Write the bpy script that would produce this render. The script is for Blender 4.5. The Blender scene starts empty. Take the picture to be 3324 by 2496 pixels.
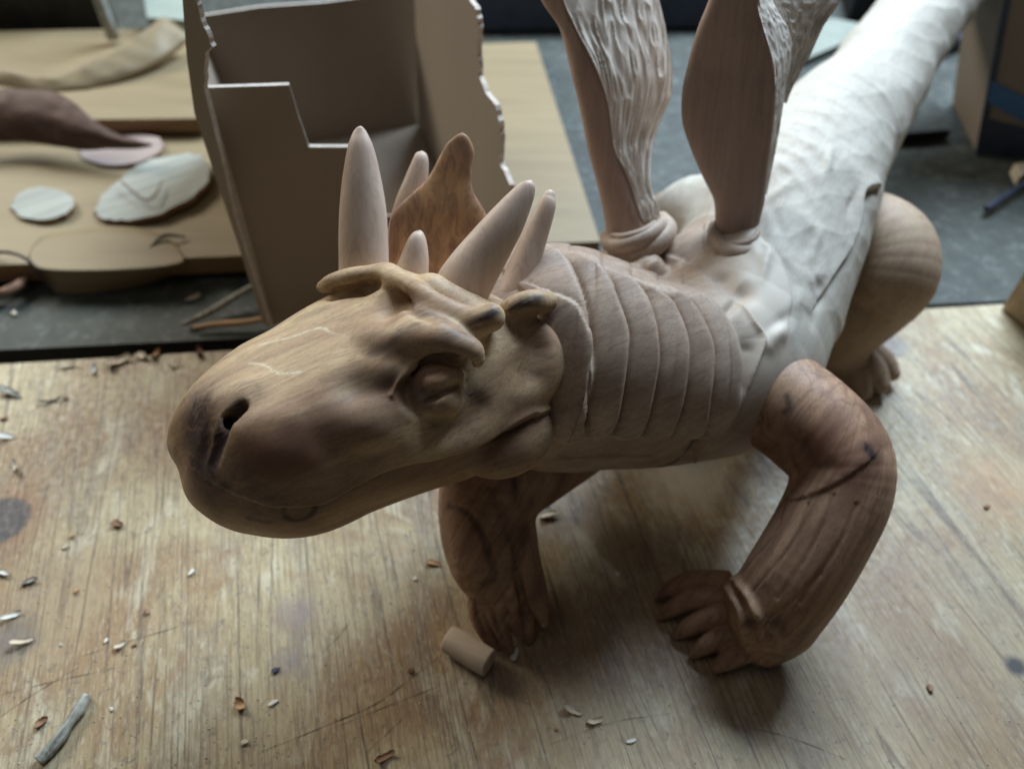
import bpy, math, random
import numpy as np
import bmesh
from concurrent.futures import ThreadPoolExecutor
POOL = ThreadPoolExecutor(4)
from mathutils import Vector, Matrix
random.seed(7); rng = np.random.default_rng(7)
S = bpy.context.scene
COL = S.collection

# ------------------------------------------------------------------ camera, light, exposure
F = 1662.0; CX, CY = 1106.0, 830.5            # focal length and centre in the units I measured the photograph in
PITCH = math.radians(47.0)
CAM = np.array([0.0, 0.0, 45.0])              # centimetres above the bench
FWD = np.array([0.0, math.cos(PITCH), -math.sin(PITCH)])
RGT = np.array([1.0, 0.0, 0.0])
UPV = np.array([0.0, math.sin(PITCH), math.cos(PITCH)])
CM = 0.01

cam = bpy.data.cameras.new("camera"); co = bpy.data.objects.new("camera", cam); COL.objects.link(co)
co.location = CAM * CM; co.rotation_euler = (math.pi / 2 - PITCH, 0, 0)
cam.sensor_width = 36; cam.lens = 36 * F / 2212; cam.clip_start = 0.01; cam.clip_end = 60
cam.dof.use_dof = True; cam.dof.focus_distance = 0.362; cam.dof.aperture_fstop = 5.0
S.camera = co

w = bpy.data.worlds.new("World"); S.world = w; w.use_nodes = True
bg = w.node_tree.nodes["Background"]; bg.inputs[0].default_value = (0.80, 0.86, 1.0, 1); bg.inputs[1].default_value = 0.032

def area(name, loc, target, sx, sy, power, col):
    l = bpy.data.lights.new(name, 'AREA'); l.shape = 'RECTANGLE'; l.size = sx; l.size_y = sy
    l.energy = power; l.color = col
    o = bpy.data.objects.new(name, l); COL.objects.link(o); o.location = loc
    o.rotation_euler = (Vector(target) - Vector(loc)).to_track_quat('-Z', 'Y').to_euler()
    return o
area("window_light", (0.62, 1.55, 1.45), (0.05, 0.45, 0.08), 1.0, 0.8, 84, (0.68, 0.84, 1.0))
area("window_light_left", (-1.5, 1.5, 1.25), (0.0, 0.45, 0.05), 0.9, 0.7, 27, (1.0, 0.96, 0.84))
area("overhead_fill", (-0.45, 0.15, 1.9), (-0.05, 0.35, 0.1), 1.0, 1.0, 2.0, (1.0, 0.95, 0.88))  # soft fill added from above, standing for ceiling and sky bounce
S.view_settings.view_transform = 'Standard'; S.view_settings.look = 'None'
S.view_settings.exposure = -0.04; S.view_settings.gamma = 1

# ------------------------------------------------------------------ geometry helpers (all in centimetres)
def P(x, y, d):
    return CAM + d * (FWD + (x - CX) / F * RGT + (CY - y) / F * UPV)
def ray(x, y):
    v = FWD + (x - CX) / F * RGT + (CY - y) / F * UPV
    return v
def T(x, y, z=0.0):
    v = ray(x, y); t = (z - CAM[2]) / v[2]
    return CAM + t * v
def onplane(x, y, p0, n):
    v = ray(x, y); t = np.dot(p0 - CAM, n) / np.dot(v, n)
    return CAM + t * v
def catmull(A, n):
    A = np.asarray(A, float)
    if len(A) < 3:
        t = np.linspace(0, 1, n * (len(A) - 1) + 1)[:, None]
        return A[0] * (1 - t) + A[-1] * t
    B = np.vstack([2 * A[0] - A[1], A, 2 * A[-1] - A[-2]])
    out = []
    for i in range(1, len(B) - 2):
        p0, p1, p2, p3 = B[i - 1], B[i], B[i + 1], B[i + 2]
        for k in range(n):
            t = k / n
            out.append(0.5 * ((2 * p1) + (-p0 + p2) * t + (2 * p0 - 5 * p1 + 4 * p2 - p3) * t * t + (-p0 + 3 * p1 - 3 * p2 + p3) * t ** 3))
    out.append(A[-1])
    return np.array(out)

def hash3(i, j, k, seed):
    h = (i * 374761393 + j * 668265263 + k * 2147483647 + seed * 1274126177) & 0xffffffff
    h = ((h ^ (h >> 13)) * 1274126177) & 0xffffffff
    return ((h ^ (h >> 16)) & 0xffff) / 65535.0
def vnoise(p, seed=0):
    f = np.floor(p).astype(np.int64); u = p - f; u = u * u * (3 - 2 * u)
    r = 0
    for a in (0, 1):
        for b in (0, 1):
            for c in (0, 1):
                wgt = (u[:, 0] if a else 1 - u[:, 0]) * (u[:, 1] if b else 1 - u[:, 1]) * (u[:, 2] if c else 1 - u[:, 2])
                r = r + wgt * hash3(f[:, 0] + a, f[:, 1] + b, f[:, 2] + c, seed)
    return r * 2 - 1

# ---- signed distance fields
class Chain:
    """tapered rounded limb through points (x, y, depth, radius in picture units)"""
    def __init__(s, pts, sub=4, world=False):
        A = np.array([list(P(x, y, d)) + [r * d / F] for x, y, d, r in pts]) if not world else np.array(pts, float)
        A = catmull(A, sub) if len(A) > 2 else A
        s.A = A; s.lo = (A[:, :3] - A[:, 3:4]).min(0); s.hi = (A[:, :3] + A[:, 3:4]).max(0)
    def __call__(s, p):
        best = np.full(len(p), 1e9, np.float32)
        for a, b in zip(s.A[:-1], s.A[1:]):
            ab = (b[:3] - a[:3]).astype(np.float32); q = p - a[:3].astype(np.float32)
            t = np.clip(q @ ab / max(float(ab @ ab), 1e-9), 0, 1)
            e = q - t[:, None] * ab
            d = np.sqrt(np.einsum('ij,ij->i', e, e)) - (a[3] + (b[3] - a[3]) * t)
            best = np.minimum(best, d)
        return best
class Ell:
    """ellipsoid: centre (x,y,depth), radii in picture units, rot = turn in the picture plane, yaw = turn about its long picture axis"""
    def __init__(s, x, y, d, rx, ry, rz, rot=0, tilt=0, yaw=0):
        s.c = P(x, y, d).astype(np.float32); k = d / F
        s.r = np.array([rx, ry, rz], np.float32) * k
        v = ray(x, y); v /= np.linalg.norm(v)
        R = np.stack([RGT, UPV, -FWD])
        m = Matrix.Rotation(math.radians(rot), 3, 'Z') @ Matrix.Rotation(math.radians(tilt), 3, 'X') @ Matrix.Rotation(math.radians(yaw), 3, 'Y')
        s.M = (np.array(m).T @ R).astype(np.float32)
        s.lo = s.c - s.r.max(); s.hi = s.c + s.r.max()
    def __call__(s, p):
        q = (p - s.c) @ s.M.T
        k0 = np.sqrt(((q / s.r) ** 2).sum(1)); k1 = np.sqrt(((q / s.r ** 2) ** 2).sum(1))
        return k0 * (k0 - 1) / np.maximum(k1, 1e-6)
class Half:
    def __init__(s, p0, n): s.p = np.array(p0, np.float32); s.n = np.array(n, np.float32) / np.linalg.norm(n)
    def __call__(s, p): return (p - s.p) @ s.n
def smin(a, b, k):
    h = np.maximum(k - np.abs(a - b), 0) / k
    return np.minimum(a, b) - h * h * k * 0.25
class Field:
    def __init__(s): s.ops = []; s.strokes = []
    def add(s, f, k=0.3): s.ops.append(('u', f, k)); return s
    def sub(s, f, k=0.3): s.ops.append(('s', f, k)); return s
    def cut(s, f, k=0.3): s.ops.append(('i', f, k)); return s
    def __call__(s, p):
        p = np.asarray(p, np.float32)
        if len(p) <= 40000: return s.one(p)
        ch = [p[i:i + 30000] for i in range(0, len(p), 30000)]
        return np.concatenate(list(POOL.map(s.one, ch)))
    def one(s, p):
        d = None; s0 = p.min(0); s1 = p.max(0)
        for op, f, k in s.ops:
            if d is not None and op != 'i' and hasattr(f, 'lo'):
                gap = np.maximum(np.maximum(f.lo - s1, s0 - f.hi), 0); gap = float(np.sqrt((gap * gap).sum()))
                if (op == 'u' and gap > d.max() + k) or (op == 's' and gap > k - d.min()): continue
            g = f(p)
            if d is None: d = g
            elif op == 'u': d = smin(d, g, k)
            elif op == 's': d = -smin(-d, g, k)
            else: d = -smin(-d, -g, k)
        return d
    def surfs(s, path, near=30.0, far=92.0):
        """depths at which the viewing rays through picture points meet the surface (None where they miss)"""
        v = np.array([ray(q[0], q[1]) for q in path]); n = np.linalg.norm(v, axis=1); t = np.full(len(v), near); live = np.ones(len(v), bool)
        for _ in range(70):
            if not live.any(): break
            dd = s(CAM + v[live] * t[live, None])
            t[live] += np.maximum(dd, 0.008) / n[live] * 0.85
            k = np.nonzero(live)[0]; live[k[(dd < 0.012) | (t[k] > far)]] = False
        return [None if (tt > far or l) else float(tt) for tt, l in zip(t, live)]
    def surf(s, x, y): return s.surfs([(x, y)])[0]
    def bump(s, path, h, r, prof='g'):
        """raise (h>0) or hollow (h<0) the surface along a path of picture points; h, r scalars or per point; r in picture units"""
        pts = []
        for i, (q, t) in enumerate(zip(path, s.surfs(path))):
            if t is None: continue
            hh = h[i] if isinstance(h, (list, tuple)) else h; rr = r[i] if isinstance(r, (list, tuple)) else r
            pts.append(list(P(q[0], q[1], t)) + [hh, rr * t / F])
        if not pts: return s
        A = np.array(pts); A = catmull(A, 3) if len(A) > 2 else A
        if len(A) == 1: A = np.vstack([A, A + [1e-4, 0, 0, 0, 0]])
        s.strokes.append(Stroke(A, prof)); return s
    def step(s, path, h, wide, side=1, back=0.35, narrow=10):
        """a carved edge along a path: one side proud by h (falling off over `wide`), the other cut in"""
        pts = []
        for i, (q, t) in enumerate(zip(path, s.surfs(path))):
            if t is None: continue
            hh = h[i] if isinstance(h, (list, tuple)) else h
            pts.append(list(P(q[0], q[1], t)) + [hh, t / F])
        if len(pts) < 2: return s
        A = np.array(pts); A = catmull(A, 3) if len(A) > 2 else A
        s.strokes.append(Step(A, wide, side, back, narrow)); return s
def nearest(A, p):
    best = np.full(len(p), 1e9, np.float32); bt = np.zeros((len(p), A.shape[1] - 3), np.float32)
    sg = np.zeros(len(p), np.float32)
    for a, b in zip(A[:-1], A[1:]):
        ab = (b[:3] - a[:3]).astype(np.float32); L = max(float(ab @ ab), 1e-9)
        q = p - a[:3].astype(np.float32); t = np.clip(q @ ab / L, 0, 1)
        e = q - t[:, None] * ab; d = np.sqrt(np.einsum('ij,ij->i', e, e))
        m = d < best
        best[m] = d[m]; bt[m] = (a[3:] + (b[3:] - a[3:]) * t[:, None])[m]
        B = np.cross(ab, -FWD); B /= np.linalg.norm(B) + 1e-9
        sg[m] = e[m] @ B.astype(np.float32)
    return best, bt, sg
class Stroke:
    def __init__(s, A, prof): s.A = A; s.prof = prof; s.R = A[:, 4].max() * (2.3 if prof == 'g' else 3.2); s.box()
    def box(s): s.lo = (s.A[:, :3].min(0) - s.R).astype(np.float32); s.hi = (s.A[:, :3].max(0) + s.R).astype(np.float32)
    def inside(s, p):
        m = (p[:, 0] > s.lo[0]) & (p[:, 0] < s.hi[0]); m &= (p[:, 1] > s.lo[1]) & (p[:, 1] < s.hi[1]); m &= (p[:, 2] > s.lo[2]) & (p[:, 2] < s.hi[2])
        return np.nonzero(m)[0]
    def __call__(s, p, d):
        i = s.inside(p)
        if not len(i): return d
        ds, at, _ = nearest(s.A, p[i]); x = ds / at[:, 1]
        g = np.exp(-x * x) if s.prof == 'g' else np.exp(-x * 1.4)
        d = d.copy(); d[i] -= at[:, 0] * g; return d
class Step(Stroke):
    soft = 4.0
    def __init__(s, A, wide, side, back, narrow): s.A = A; s.R = max(wide, 20) * A[0, 4] * 2.3; s.box(); s.w = wide; s.side = side; s.back = back; s.n = narrow
    def __call__(s, p, d):
        i = s.inside(p)
        if not len(i): return d
        ds, at, sg = nearest(s.A, p[i]); k = at[:, 1]; h = at[:, 0]
        x = ds / k * np.sign(sg * s.side + 1e-9); lat = np.abs(x)      # in picture units, signed across the edge
        tanh = 0.5 + 0.5 * np.tanh(x / s.soft)
        up = h * np.exp(-(lat / s.w) ** 1.7) * tanh
        dn = -h * s.back * np.exp(-(lat / s.n) ** 1.5) * (1 - tanh)
        d = d.copy(); d[i] -= up + dn; return d

def polygonise(f, lo, hi, h):
    lo = np.array(lo, float); hi = np.array(hi, float)
    c = 3; H = h * c
    n = np.ceil((hi - lo) / H).astype(int) + 1
    ax = [lo[i] + np.arange(n[i]) * H for i in range(3)]
    G = np.stack(np.meshgrid(*ax, indexing='ij'), -1).reshape(-1, 3).astype(np.float32)
    V = f(G).reshape(n)
    for a in range(3):
        V = np.moveaxis(V, a, 0)
        k = np.arange(c, dtype=np.float32) / c
        U = V[:-1, None] * (1 - k)[None, :, None, None] + V[1:, None] * k[None, :, None, None]
        U = np.concatenate([U.reshape(-1, *V.shape[1:]), V[-1:]], 0)
        V = np.moveaxis(U, 0, a)
    V = np.ascontiguousarray(V)
    band = np.abs(V) < H * 1.25
    idx = np.nonzero(band.ravel())[0]
    nn = V.shape
    ijk = np.stack(np.unravel_index(idx, nn), -1)
    key = ((ijk[:, 0] // 14) * 4096 + ijk[:, 1] // 14) * 4096 + ijk[:, 2] // 14
    o = np.argsort(key, kind='stable'); idx = idx[o]; ijk = ijk[o]
    flat = V.ravel(); flat[idx] = f((lo + ijk * h).astype(np.float32))
    V = flat.reshape(nn)
    ins = V < 0
    cnt = np.zeros([m - 1 for m in nn], np.uint8)
    for a in (0, 1):
        for b in (0, 1):
            for d in (0, 1):
                cnt += ins[a:nn[0] - 1 + a, b:nn[1] - 1 + b, d:nn[2] - 1 + d]
    act = (cnt > 0) & (cnt < 8)
    ci = np.stack(np.nonzero(act), -1)
    ids = np.full(act.shape, -1, np.int32); ids[act] = np.arange(len(ci))
    corners = [(a, b, d) for a in (0, 1) for b in (0, 1) for d in (0, 1)]
    cv = np.stack([V[ci[:, 0] + a, ci[:, 1] + b, ci[:, 2] + d] for a, b, d in corners], 1)
    acc = np.zeros((len(ci), 3)); num = np.zeros(len(ci))
    for i in range(8):
        for j in range(i + 1, 8):
            if sum(abs(corners[i][q] - corners[j][q]) for q in range(3)) != 1: continue
            x = (cv[:, i] < 0) != (cv[:, j] < 0)
            t = cv[:, i] / np.where(x, cv[:, i] - cv[:, j], 1)
            pt = np.array(corners[i])[None] + t[:, None] * (np.array(corners[j]) - np.array(corners[i]))[None]
            acc[x] += pt[x]; num[x] += 1
    vert = lo + (ci + acc / num[:, None]) * h
    faces = []
    for a in range(3):
        b, d = (a + 1) % 3, (a + 2) % 3
        sl0 = [slice(None)] * 3; sl1 = [slice(None)] * 3
        sl0[a] = slice(0, -1); sl1[a] = slice(1, None)
        A0 = ins[tuple(sl0)]; A1 = ins[tuple(sl1)]
        e = np.stack(np.nonzero(A0 != A1), -1)
        ok = (e[:, b] > 0) & (e[:, d] > 0) & (e[:, b] < nn[b] - 1) & (e[:, d] < nn[d] - 1)
        e = e[ok]
        neg = A0[e[:, 0], e[:, 1], e[:, 2]]
        def cell(db, dd):
            q = e.copy(); q[:, b] -= db; q[:, d] -= dd
            return ids[q[:, 0], q[:, 1], q[:, 2]]
        Q = np.stack([cell(1, 1), cell(0, 1), cell(0, 0), cell(1, 0)], 1)
        Q[~neg] = Q[~neg][:, ::-1]
        faces.append(Q)
    faces = np.vstack(faces)
    # pull vertices onto the surface along the field's gradient, then carve the strokes in along the normal
    e = h * 0.6
    for it in range(2):
        g = np.zeros_like(vert)
        for k in ((1, 1, 1), (1, -1, -1), (-1, 1, -1), (-1, -1, 1)):
            k = np.array(k, float); g += k[None] * f((vert + k * e).astype(np.float32))[:, None]
        g /= 4 * e
        gl = np.linalg.norm(g, axis=1, keepdims=True) + 1e-6; N = g / gl
        if it == 0:
            dv = f(vert.astype(np.float32))[:, None] / np.maximum(gl, 0.5)
            vert = vert - N * np.clip(dv, -h * .7, h * .7)
    if f.strokes:
        v32 = vert.astype(np.float32); d = np.zeros(len(vert), np.float32)
        for st in f.strokes: d = st(v32, d)
        vert = vert - N * d[:, None]
        N = vnormals(vert, faces)
    return vert, faces, N
def vnormals(V, Fc):
    a = V[Fc[:, 2]] - V[Fc[:, 0]]; b = V[Fc[:, 3]] - V[Fc[:, 1]]; n = np.cross(a, b)
    out = np.zeros_like(V)
    for k in range(4):
        for c in range(3): out[:, c] += np.bincount(Fc[:, k], n[:, c], len(V))
    return out / (np.linalg.norm(out, axis=1, keepdims=True) + 1e-9)

ROOT = {}
def link(name, me, mat, parent=None):
    o = bpy.data.objects.new(name, me); COL.objects.link(o)
    if mat: me.materials.append(mat)
    if parent is not None: o.parent = parent
    return o
def mesh_np(name, V, Fc, mat, parent=None, N=None, attrs=None, smooth=True, origin=(0, 0, 0)):
    me = bpy.data.meshes.new(name)
    V = (np.asarray(V, float) - np.array(origin)) * CM
    Fc = np.asarray(Fc)
    me.vertices.add(len(V)); me.vertices.foreach_set('co', V.ravel().astype(np.float32))
    k = Fc.shape[1]
    me.loops.add(len(Fc) * k); me.loops.foreach_set('vertex_index', Fc.ravel().astype(np.int32))
    me.polygons.add(len(Fc)); me.polygons.foreach_set('loop_start', np.arange(0, len(Fc) * k, k, dtype=np.int32))
    me.polygons.foreach_set('loop_total', np.full(len(Fc), k, np.int32))
    me.update(calc_edges=True)
    me.polygons.foreach_set('use_smooth', np.full(len(Fc), smooth))
    if attrs:
        for an, av in attrs.items():
            a = me.attributes.new(an, 'FLOAT', 'POINT'); a.data.foreach_set('value', np.asarray(av, np.float32))
    if N is not None:
        me.normals_split_custom_set_from_vertices([tuple(v) for v in N])
    me.update()
    return link(name, me, mat, parent)
def split_parts(V, Fc, N, label, specs, parent, attrs=None):
    """cut one carved surface into its named parts; label per vertex -> part index"""
    fl = label[Fc].max(1); out = []
    for li, (nm, mat, par) in enumerate(specs):
        m = fl == li
        if not m.any(): out.append(None); continue
        f2 = Fc[m]; u, inv = np.unique(f2, return_inverse=True)
        p = parent if par is None else out[par]
        out.append(mesh_np(nm, V[u], inv.reshape(f2.shape), mat, p, N[u], {k: v[u] for k, v in (attrs or {}).items()}))
    return out
def tag(o, label=None, cat=None, group=None, kind=None):
    if label: o['label'] = label
    if cat: o['category'] = cat
    if group: o['group'] = group
    if kind: o['kind'] = kind
    return o
def empty(name, loc=(0, 0, 0)):
    o = bpy.data.objects.new(name, None); COL.objects.link(o); o.location = np.array(loc) * CM; o.empty_display_size = 0.02
    return o
def loft(name, rows, mat, parent, expo=2.2, nu=36, sub=8, tip=True, facing=None, wob=0.0, seed=0, origin=(0, 0, 0)):
    """rows: (xl,yl,xr,yr,depth,thickness_cm): a solid between two traced edges with its own thickness"""
    R = catmull(np.array(rows, float), sub)
    V = []; n = len(R)
    C = np.array([(P(r[0], r[1], r[4]) + P(r[2], r[3], r[4])) / 2 for r in R])
    for i, r in enumerate(R):
        a = P(r[0], r[1], r[4]); b = P(r[2], r[3], r[4]); W = (b - a) / 2; c = C[i]
        tg = C[min(i + 1, n - 1)] - C[max(i - 1, 0)]
        nn = np.cross(tg, W); nn /= np.linalg.norm(nn) + 1e-9
        th = np.linspace(0, 2 * math.pi, nu, endpoint=False)
        cs, sn = np.cos(th), np.sin(th)
        ex = 2 / expo
        X = np.sign(cs) * np.abs(cs) ** ex; Y = np.sign(sn) * np.abs(sn) ** ex
        V.append(c[None] + X[:, None] * W[None] + Y[:, None] * nn[None] * r[5] / 2)
    V = np.vstack(V)
    if wob:
        q = vnoise(V * 0.9, seed); q2 = vnoise(V * 3.1, seed + 1)
        V = V + (q * wob + q2 * wob * 0.3)[:, None] * -FWD[None]
    Fc = []
    for i in range(n - 1):
        for j in range(nu):
            k = (j + 1) % nu
            Fc.append((i * nu + j, i * nu + k, (i + 1) * nu + k, (i + 1) * nu + j))
    me_v = np.vstack([V, C[:1], C[-1:]])
    c0, c1 = len(V), len(V) + 1
    for j in range(nu):
        k = (j + 1) % nu
        Fc.append((c0, k, j, c0)); Fc.append((c1, (n - 1) * nu + j, (n - 1) * nu + k, c1))
    me = bpy.data.meshes.new(name)
    vv = (me_v - np.array(origin)) * CM
    fl = [tuple(f) if f[0] != f[3] else (f[0], f[1], f[2]) for f in Fc]
    me.from_pydata([tuple(v) for v in vv], [], fl); me.update()
    me.polygons.foreach_set('use_smooth', np.full(len(fl), True))
    o = link(name, me, mat, parent)
    import bmesh
    bm = bmesh.new(); bm.from_mesh(me); bmesh.ops.recalc_face_normals(bm, faces=bm.faces); bm.to_mesh(me); bm.free()
    return o
def solid(name, outline, thick, mat, parent=None, origin=None, bevel=0.0, rim=None, sm=False):
    """prism: outline = list of 3-D points (cm) on one plane, thick = vector (cm) it is extruded by"""
    A = np.array(outline, float); n = len(A); B = A + np.array(thick, float)
    org = np.array(origin if origin is not None else (0, 0, 0), float)
    me = bpy.data.meshes.new(name)
    V = [tuple(v) for v in (np.vstack([A, B]) - org) * CM]
    Fc = [tuple(range(n)), tuple(range(2 * n - 1, n - 1, -1))] + [(i, i + n, (i + 1) % n + n, (i + 1) % n) for i in range(n)]
    me.from_pydata(V, [], Fc); me.materials.append(mat)
    if rim is not None:
        me.materials.append(rim)
        for p in me.polygons[2:]: p.material_index = 1
    import bmesh
    bm = bmesh.new(); bm.from_mesh(me); bmesh.ops.recalc_face_normals(bm, faces=bm.faces)
    if bevel: bmesh.ops.bevel(bm, geom=bm.edges[:], offset=bevel * CM, segments=2, profile=0.6, affect='EDGES')
    if rim is not None and bevel:
        for q in bm.faces: q.material_index = 0 if q.normal.z > 0.5 else 1
    bm.to_mesh(me); bm.free()
    o = bpy.data.objects.new(name, me); COL.objects.link(o)
    if parent is not None: o.parent = parent
    else: o.location = org * CM
    if sm: me.polygons.foreach_set('use_smooth', np.full(len(me.polygons), True))
    return o

# ------------------------------------------------------------------ materials
class NT:
    def __init__(s, name):
        s.m = bpy.data.materials.new(name); s.m.use_nodes = True; s.t = s.m.node_tree; s.b = s.t.nodes["Principled BSDF"]
        s.tc = s.t.nodes.new('ShaderNodeTexCoord')
    def n(s, typ, **kw):
        o = s.t.nodes.new('ShaderNode' + typ)
        for k, v in kw.items(): setattr(o, k, v)
        return o
    def L(s, a, b): s.t.links.new(a, b)
    def vec(s, direction=(1, 0, 0), scale=(1, 1, 1)):
        q = Vector(direction).normalized().to_track_quat('X', 'Z').inverted().to_euler()
        m = s.n('Mapping'); m.inputs['Rotation'].default_value = q
        m2 = s.n('Mapping'); m2.inputs['Scale'].default_value = [100 * k for k in scale]
        s.L(s.tc.outputs['Object'], m.inputs['Vector']); s.L(m.outputs[0], m2.inputs['Vector'])
        return m2.outputs[0]
    def noise(s, v, scale, detail=3, rough=0.5, dist=0.0):
        o = s.n('TexNoise'); o.inputs['Scale'].default_value = scale; o.inputs['Detail'].default_value = detail
        o.inputs['Roughness'].default_value = rough; o.inputs['Distortion'].default_value = dist
        s.L(v, o.inputs['Vector']); return o.outputs['Fac']
    def ramp(s, v, stops):
        o = s.n('ValToRGB'); e = o.color_ramp.elements
        e[0].position, e[0].color = stops[0][0], (*([stops[0][1]] * 3 if isinstance(stops[0][1], (int, float)) else stops[0][1]), 1)
        e[1].position, e[1].color = stops[-1][0], (*([stops[-1][1]] * 3 if isinstance(stops[-1][1], (int, float)) else stops[-1][1]), 1)
        for p, c in stops[1:-1]:
            k = e.new(p); k.color = (*([c] * 3 if isinstance(c, (int, float)) else c), 1)
        s.L(v, o.inputs[0]); return o.outputs[0]
    def mix(s, f, a, b, mode='MIX'):
        o = s.n('MixRGB', blend_type=mode)
        for i, q in ((0, f), (1, a), (2, b)):
            if isinstance(q, (int, float)): o.inputs[i].default_value = q
            elif isinstance(q, tuple): o.inputs[i].default_value = (*q, 1)
            else: s.L(q, o.inputs[i])
        return o.outputs[0]
    def math(s, op, a, b=0.0, clamp=False):
        o = s.n('Math', operation=op, use_clamp=clamp)
        for i, q in ((0, a), (1, b)):
            if isinstance(q, (int, float)): o.inputs[i].default_value = q
            else: s.L(q, o.inputs[i])
        return o.outputs[0]
    def attr(s, name):
        o = s.n('Attribute'); o.attribute_name = name; return o.outputs['Fac']
    def bump(s, h, strength, dist, prev=None):
        o = s.n('Bump'); o.inputs['Strength'].default_value = strength; o.inputs['Distance'].default_value = dist * CM
        s.L(h, o.inputs['Height'])
        if prev is not None: s.L(prev, o.inputs['Normal'])
        return o.outputs[0]
    def out(s, col, rough=0.6, normal=None, spec=0.35):
        if isinstance(col, tuple): s.b.inputs['Base Color'].default_value = (*col, 1)
        else: s.L(col, s.b.inputs['Base Color'])
        if isinstance(rough, (int, float)): s.b.inputs['Roughness'].default_value = rough
        else: s.L(rough, s.b.inputs['Roughness'])
        s.b.inputs['Specular IOR Level'].default_value = spec
        if normal is not None: s.L(normal, s.b.inputs['Normal'])
        return s.m

def carved(name, direction, base, dark, band=0.5, rough=0.62, stains=False, stretch=0.10, tool=0.0, fine=1.0, freq=0.9, spec=0.3, ring=0.25):
    t = NT(name)
    v = t.vec(direction, (stretch, 1, 1)); vi = t.vec(direction, (1, 1, 1))
    big = t.noise(v, 0.55, 3, 0.5, 0.8)
    fig = t.noise(v, freq * 2.2, 2, 0.5, 1.6)
    rings = t.math('SINE', t.math('MULTIPLY', t.noise(v, 0.33, 1.5, 0.4, 0.4), 62.0))
    rings = t.ramp(rings, [(0.0, 0.0), (0.75, 0.15), (1.0, 1.0)])
    col = t.mix(t.math('MULTIPLY', t.ramp(big, [(0.36, 0.0), (0.66, 1.0)]), band), base, dark)
    col = t.mix(t.math('MULTIPLY', rings, ring * band), col, dark)
    col = t.mix(t.math('MULTIPLY', t.ramp(fig, [(0.47, 0.0), (0.66, 1.0)]), 0.5 * band), col, tuple(c * 0.62 for c in dark))
    pores = t.noise(t.vec(direction, (0.22, 1, 1)), 13.0, 3, 0.6)
    col = t.mix(t.math('MULTIPLY', t.ramp(pores, [(0.50, 0.0), (0.66, 1.0)]), 0.42 * fine), col, tuple(c * 0.5 for c in dark))
    speck = t.noise(vi, 34.0, 2, 0.7)
    col = t.mix(t.math('MULTIPLY', t.ramp(speck, [(0.42, 0.0), (0.66, 1.0)]), 0.28 * fine), col, tuple(min(1, c * 1.35) for c in base))
    if stains:
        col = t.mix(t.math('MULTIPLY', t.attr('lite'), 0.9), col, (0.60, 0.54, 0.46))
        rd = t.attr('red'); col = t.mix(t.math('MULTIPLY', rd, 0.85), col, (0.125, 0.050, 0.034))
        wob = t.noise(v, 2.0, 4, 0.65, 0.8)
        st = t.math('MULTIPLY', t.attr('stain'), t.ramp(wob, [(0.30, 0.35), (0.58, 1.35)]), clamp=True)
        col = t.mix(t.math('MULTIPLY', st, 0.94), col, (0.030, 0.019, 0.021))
        pl = t.math('MULTIPLY', t.attr('pale'), t.ramp(t.noise(vi, 5, 3), [(0.3, 0.2), (0.6, 1)]))
        col = t.mix(pl, col, (0.62, 0.56, 0.40))
    nrm = t.bump(t.noise(t.vec(direction, (0.4, 1, 1)), 22.0, 4, 0.65), 0.25 * fine, 0.02)
    if tool:
        tv = t.vec(direction, (0.38, 1, 1))
        vor = t.n('TexVoronoi', feature='SMOOTH_F1'); vor.inputs['Scale'].default_value = 0.9; vor.inputs['Smoothness'].default_value = 0.25
        vor.inputs['Randomness'].default_value = 1.0
        nz = t.n('TexNoise'); nz.inputs['Scale'].default_value = 0.7; t.L(tv, nz.inputs['Vector'])
        mixv = t.mix(0.35, tv, nz.outputs['Color'], 'ADD'); t.L(mixv, vor.inputs['Vector'])
        nrm = t.bump(vor.outputs['Distance'], 0.9, tool, nrm)
    return t.out(col, rough, nrm, spec)

AX_HEAD = P(960, 800, 40) - P(545, 960, 38.5)
AX_NECK = P(1600, 800, 49) - P(1200, 790, 44)
AX_TORSO = P(1900, 150, 66) - P(1600, 700, 50)
M_head = carved('sanded_head_wood', AX_HEAD, (0.52, 0.37, 0.21), (0.21, 0.11, 0.072), 0.75, 0.55, True, 0.12, freq=0.8)
M_neck = carved('sanded_neck_wood', (AX_NECK + np.array([0, 0, 8])), (0.42, 0.315, 0.235), (0.22, 0.135, 0.10), 0.65, 0.55, True, 0.25)
M_torso = carved('rough_hewn_wood', AX_TORSO, (0.53, 0.49, 0.42), (0.41, 0.35, 0.28), 0.35, 0.7, False, 0.2, tool=0.03, fine=0.5)
M_leg = carved('sanded_leg_wood', P(1640, 1310, 44) - P(1830, 1030, 43), (0.39, 0.235, 0.145), (0.15, 0.075, 0.048), 0.85, 0.55, True, 0.07, freq=0.7, ring=0.6)
M_hind = carved('hind_leg_wood', P(1790, 740, 60) - P(1930, 560, 58), (0.47, 0.345, 0.235), (0.28, 0.175, 0.12), 0.5, 0.6, False, 0.12)
M_horn = carved('pale_horn_wood', (0, 0.4, 1), (0.60, 0.46, 0.36), (0.45, 0.31, 0.23), 0.5, 0.5, False, 0.05, fine=0.2)
M_crest = carved('amber_crest_wood', (0, 0.4, 1), (0.46, 0.25, 0.115), (0.14, 0.068, 0.045), 0.85, 0.5, False, 0.05, fine=0.15)
M_wing = carved('wing_bone_wood', (0, 0.3, 1), (0.46, 0.335, 0.27), (0.32, 0.205, 0.16), 0.5, 0.6, False, 0.05, fine=0.4)
M_gouge = carved('gouged_wing_wood', (0.25, 0.3, 1), (0.76, 0.69, 0.61), (0.56, 0.44, 0.36), 0.4, 0.6, False, 0.12, fine=0.5)

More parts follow.
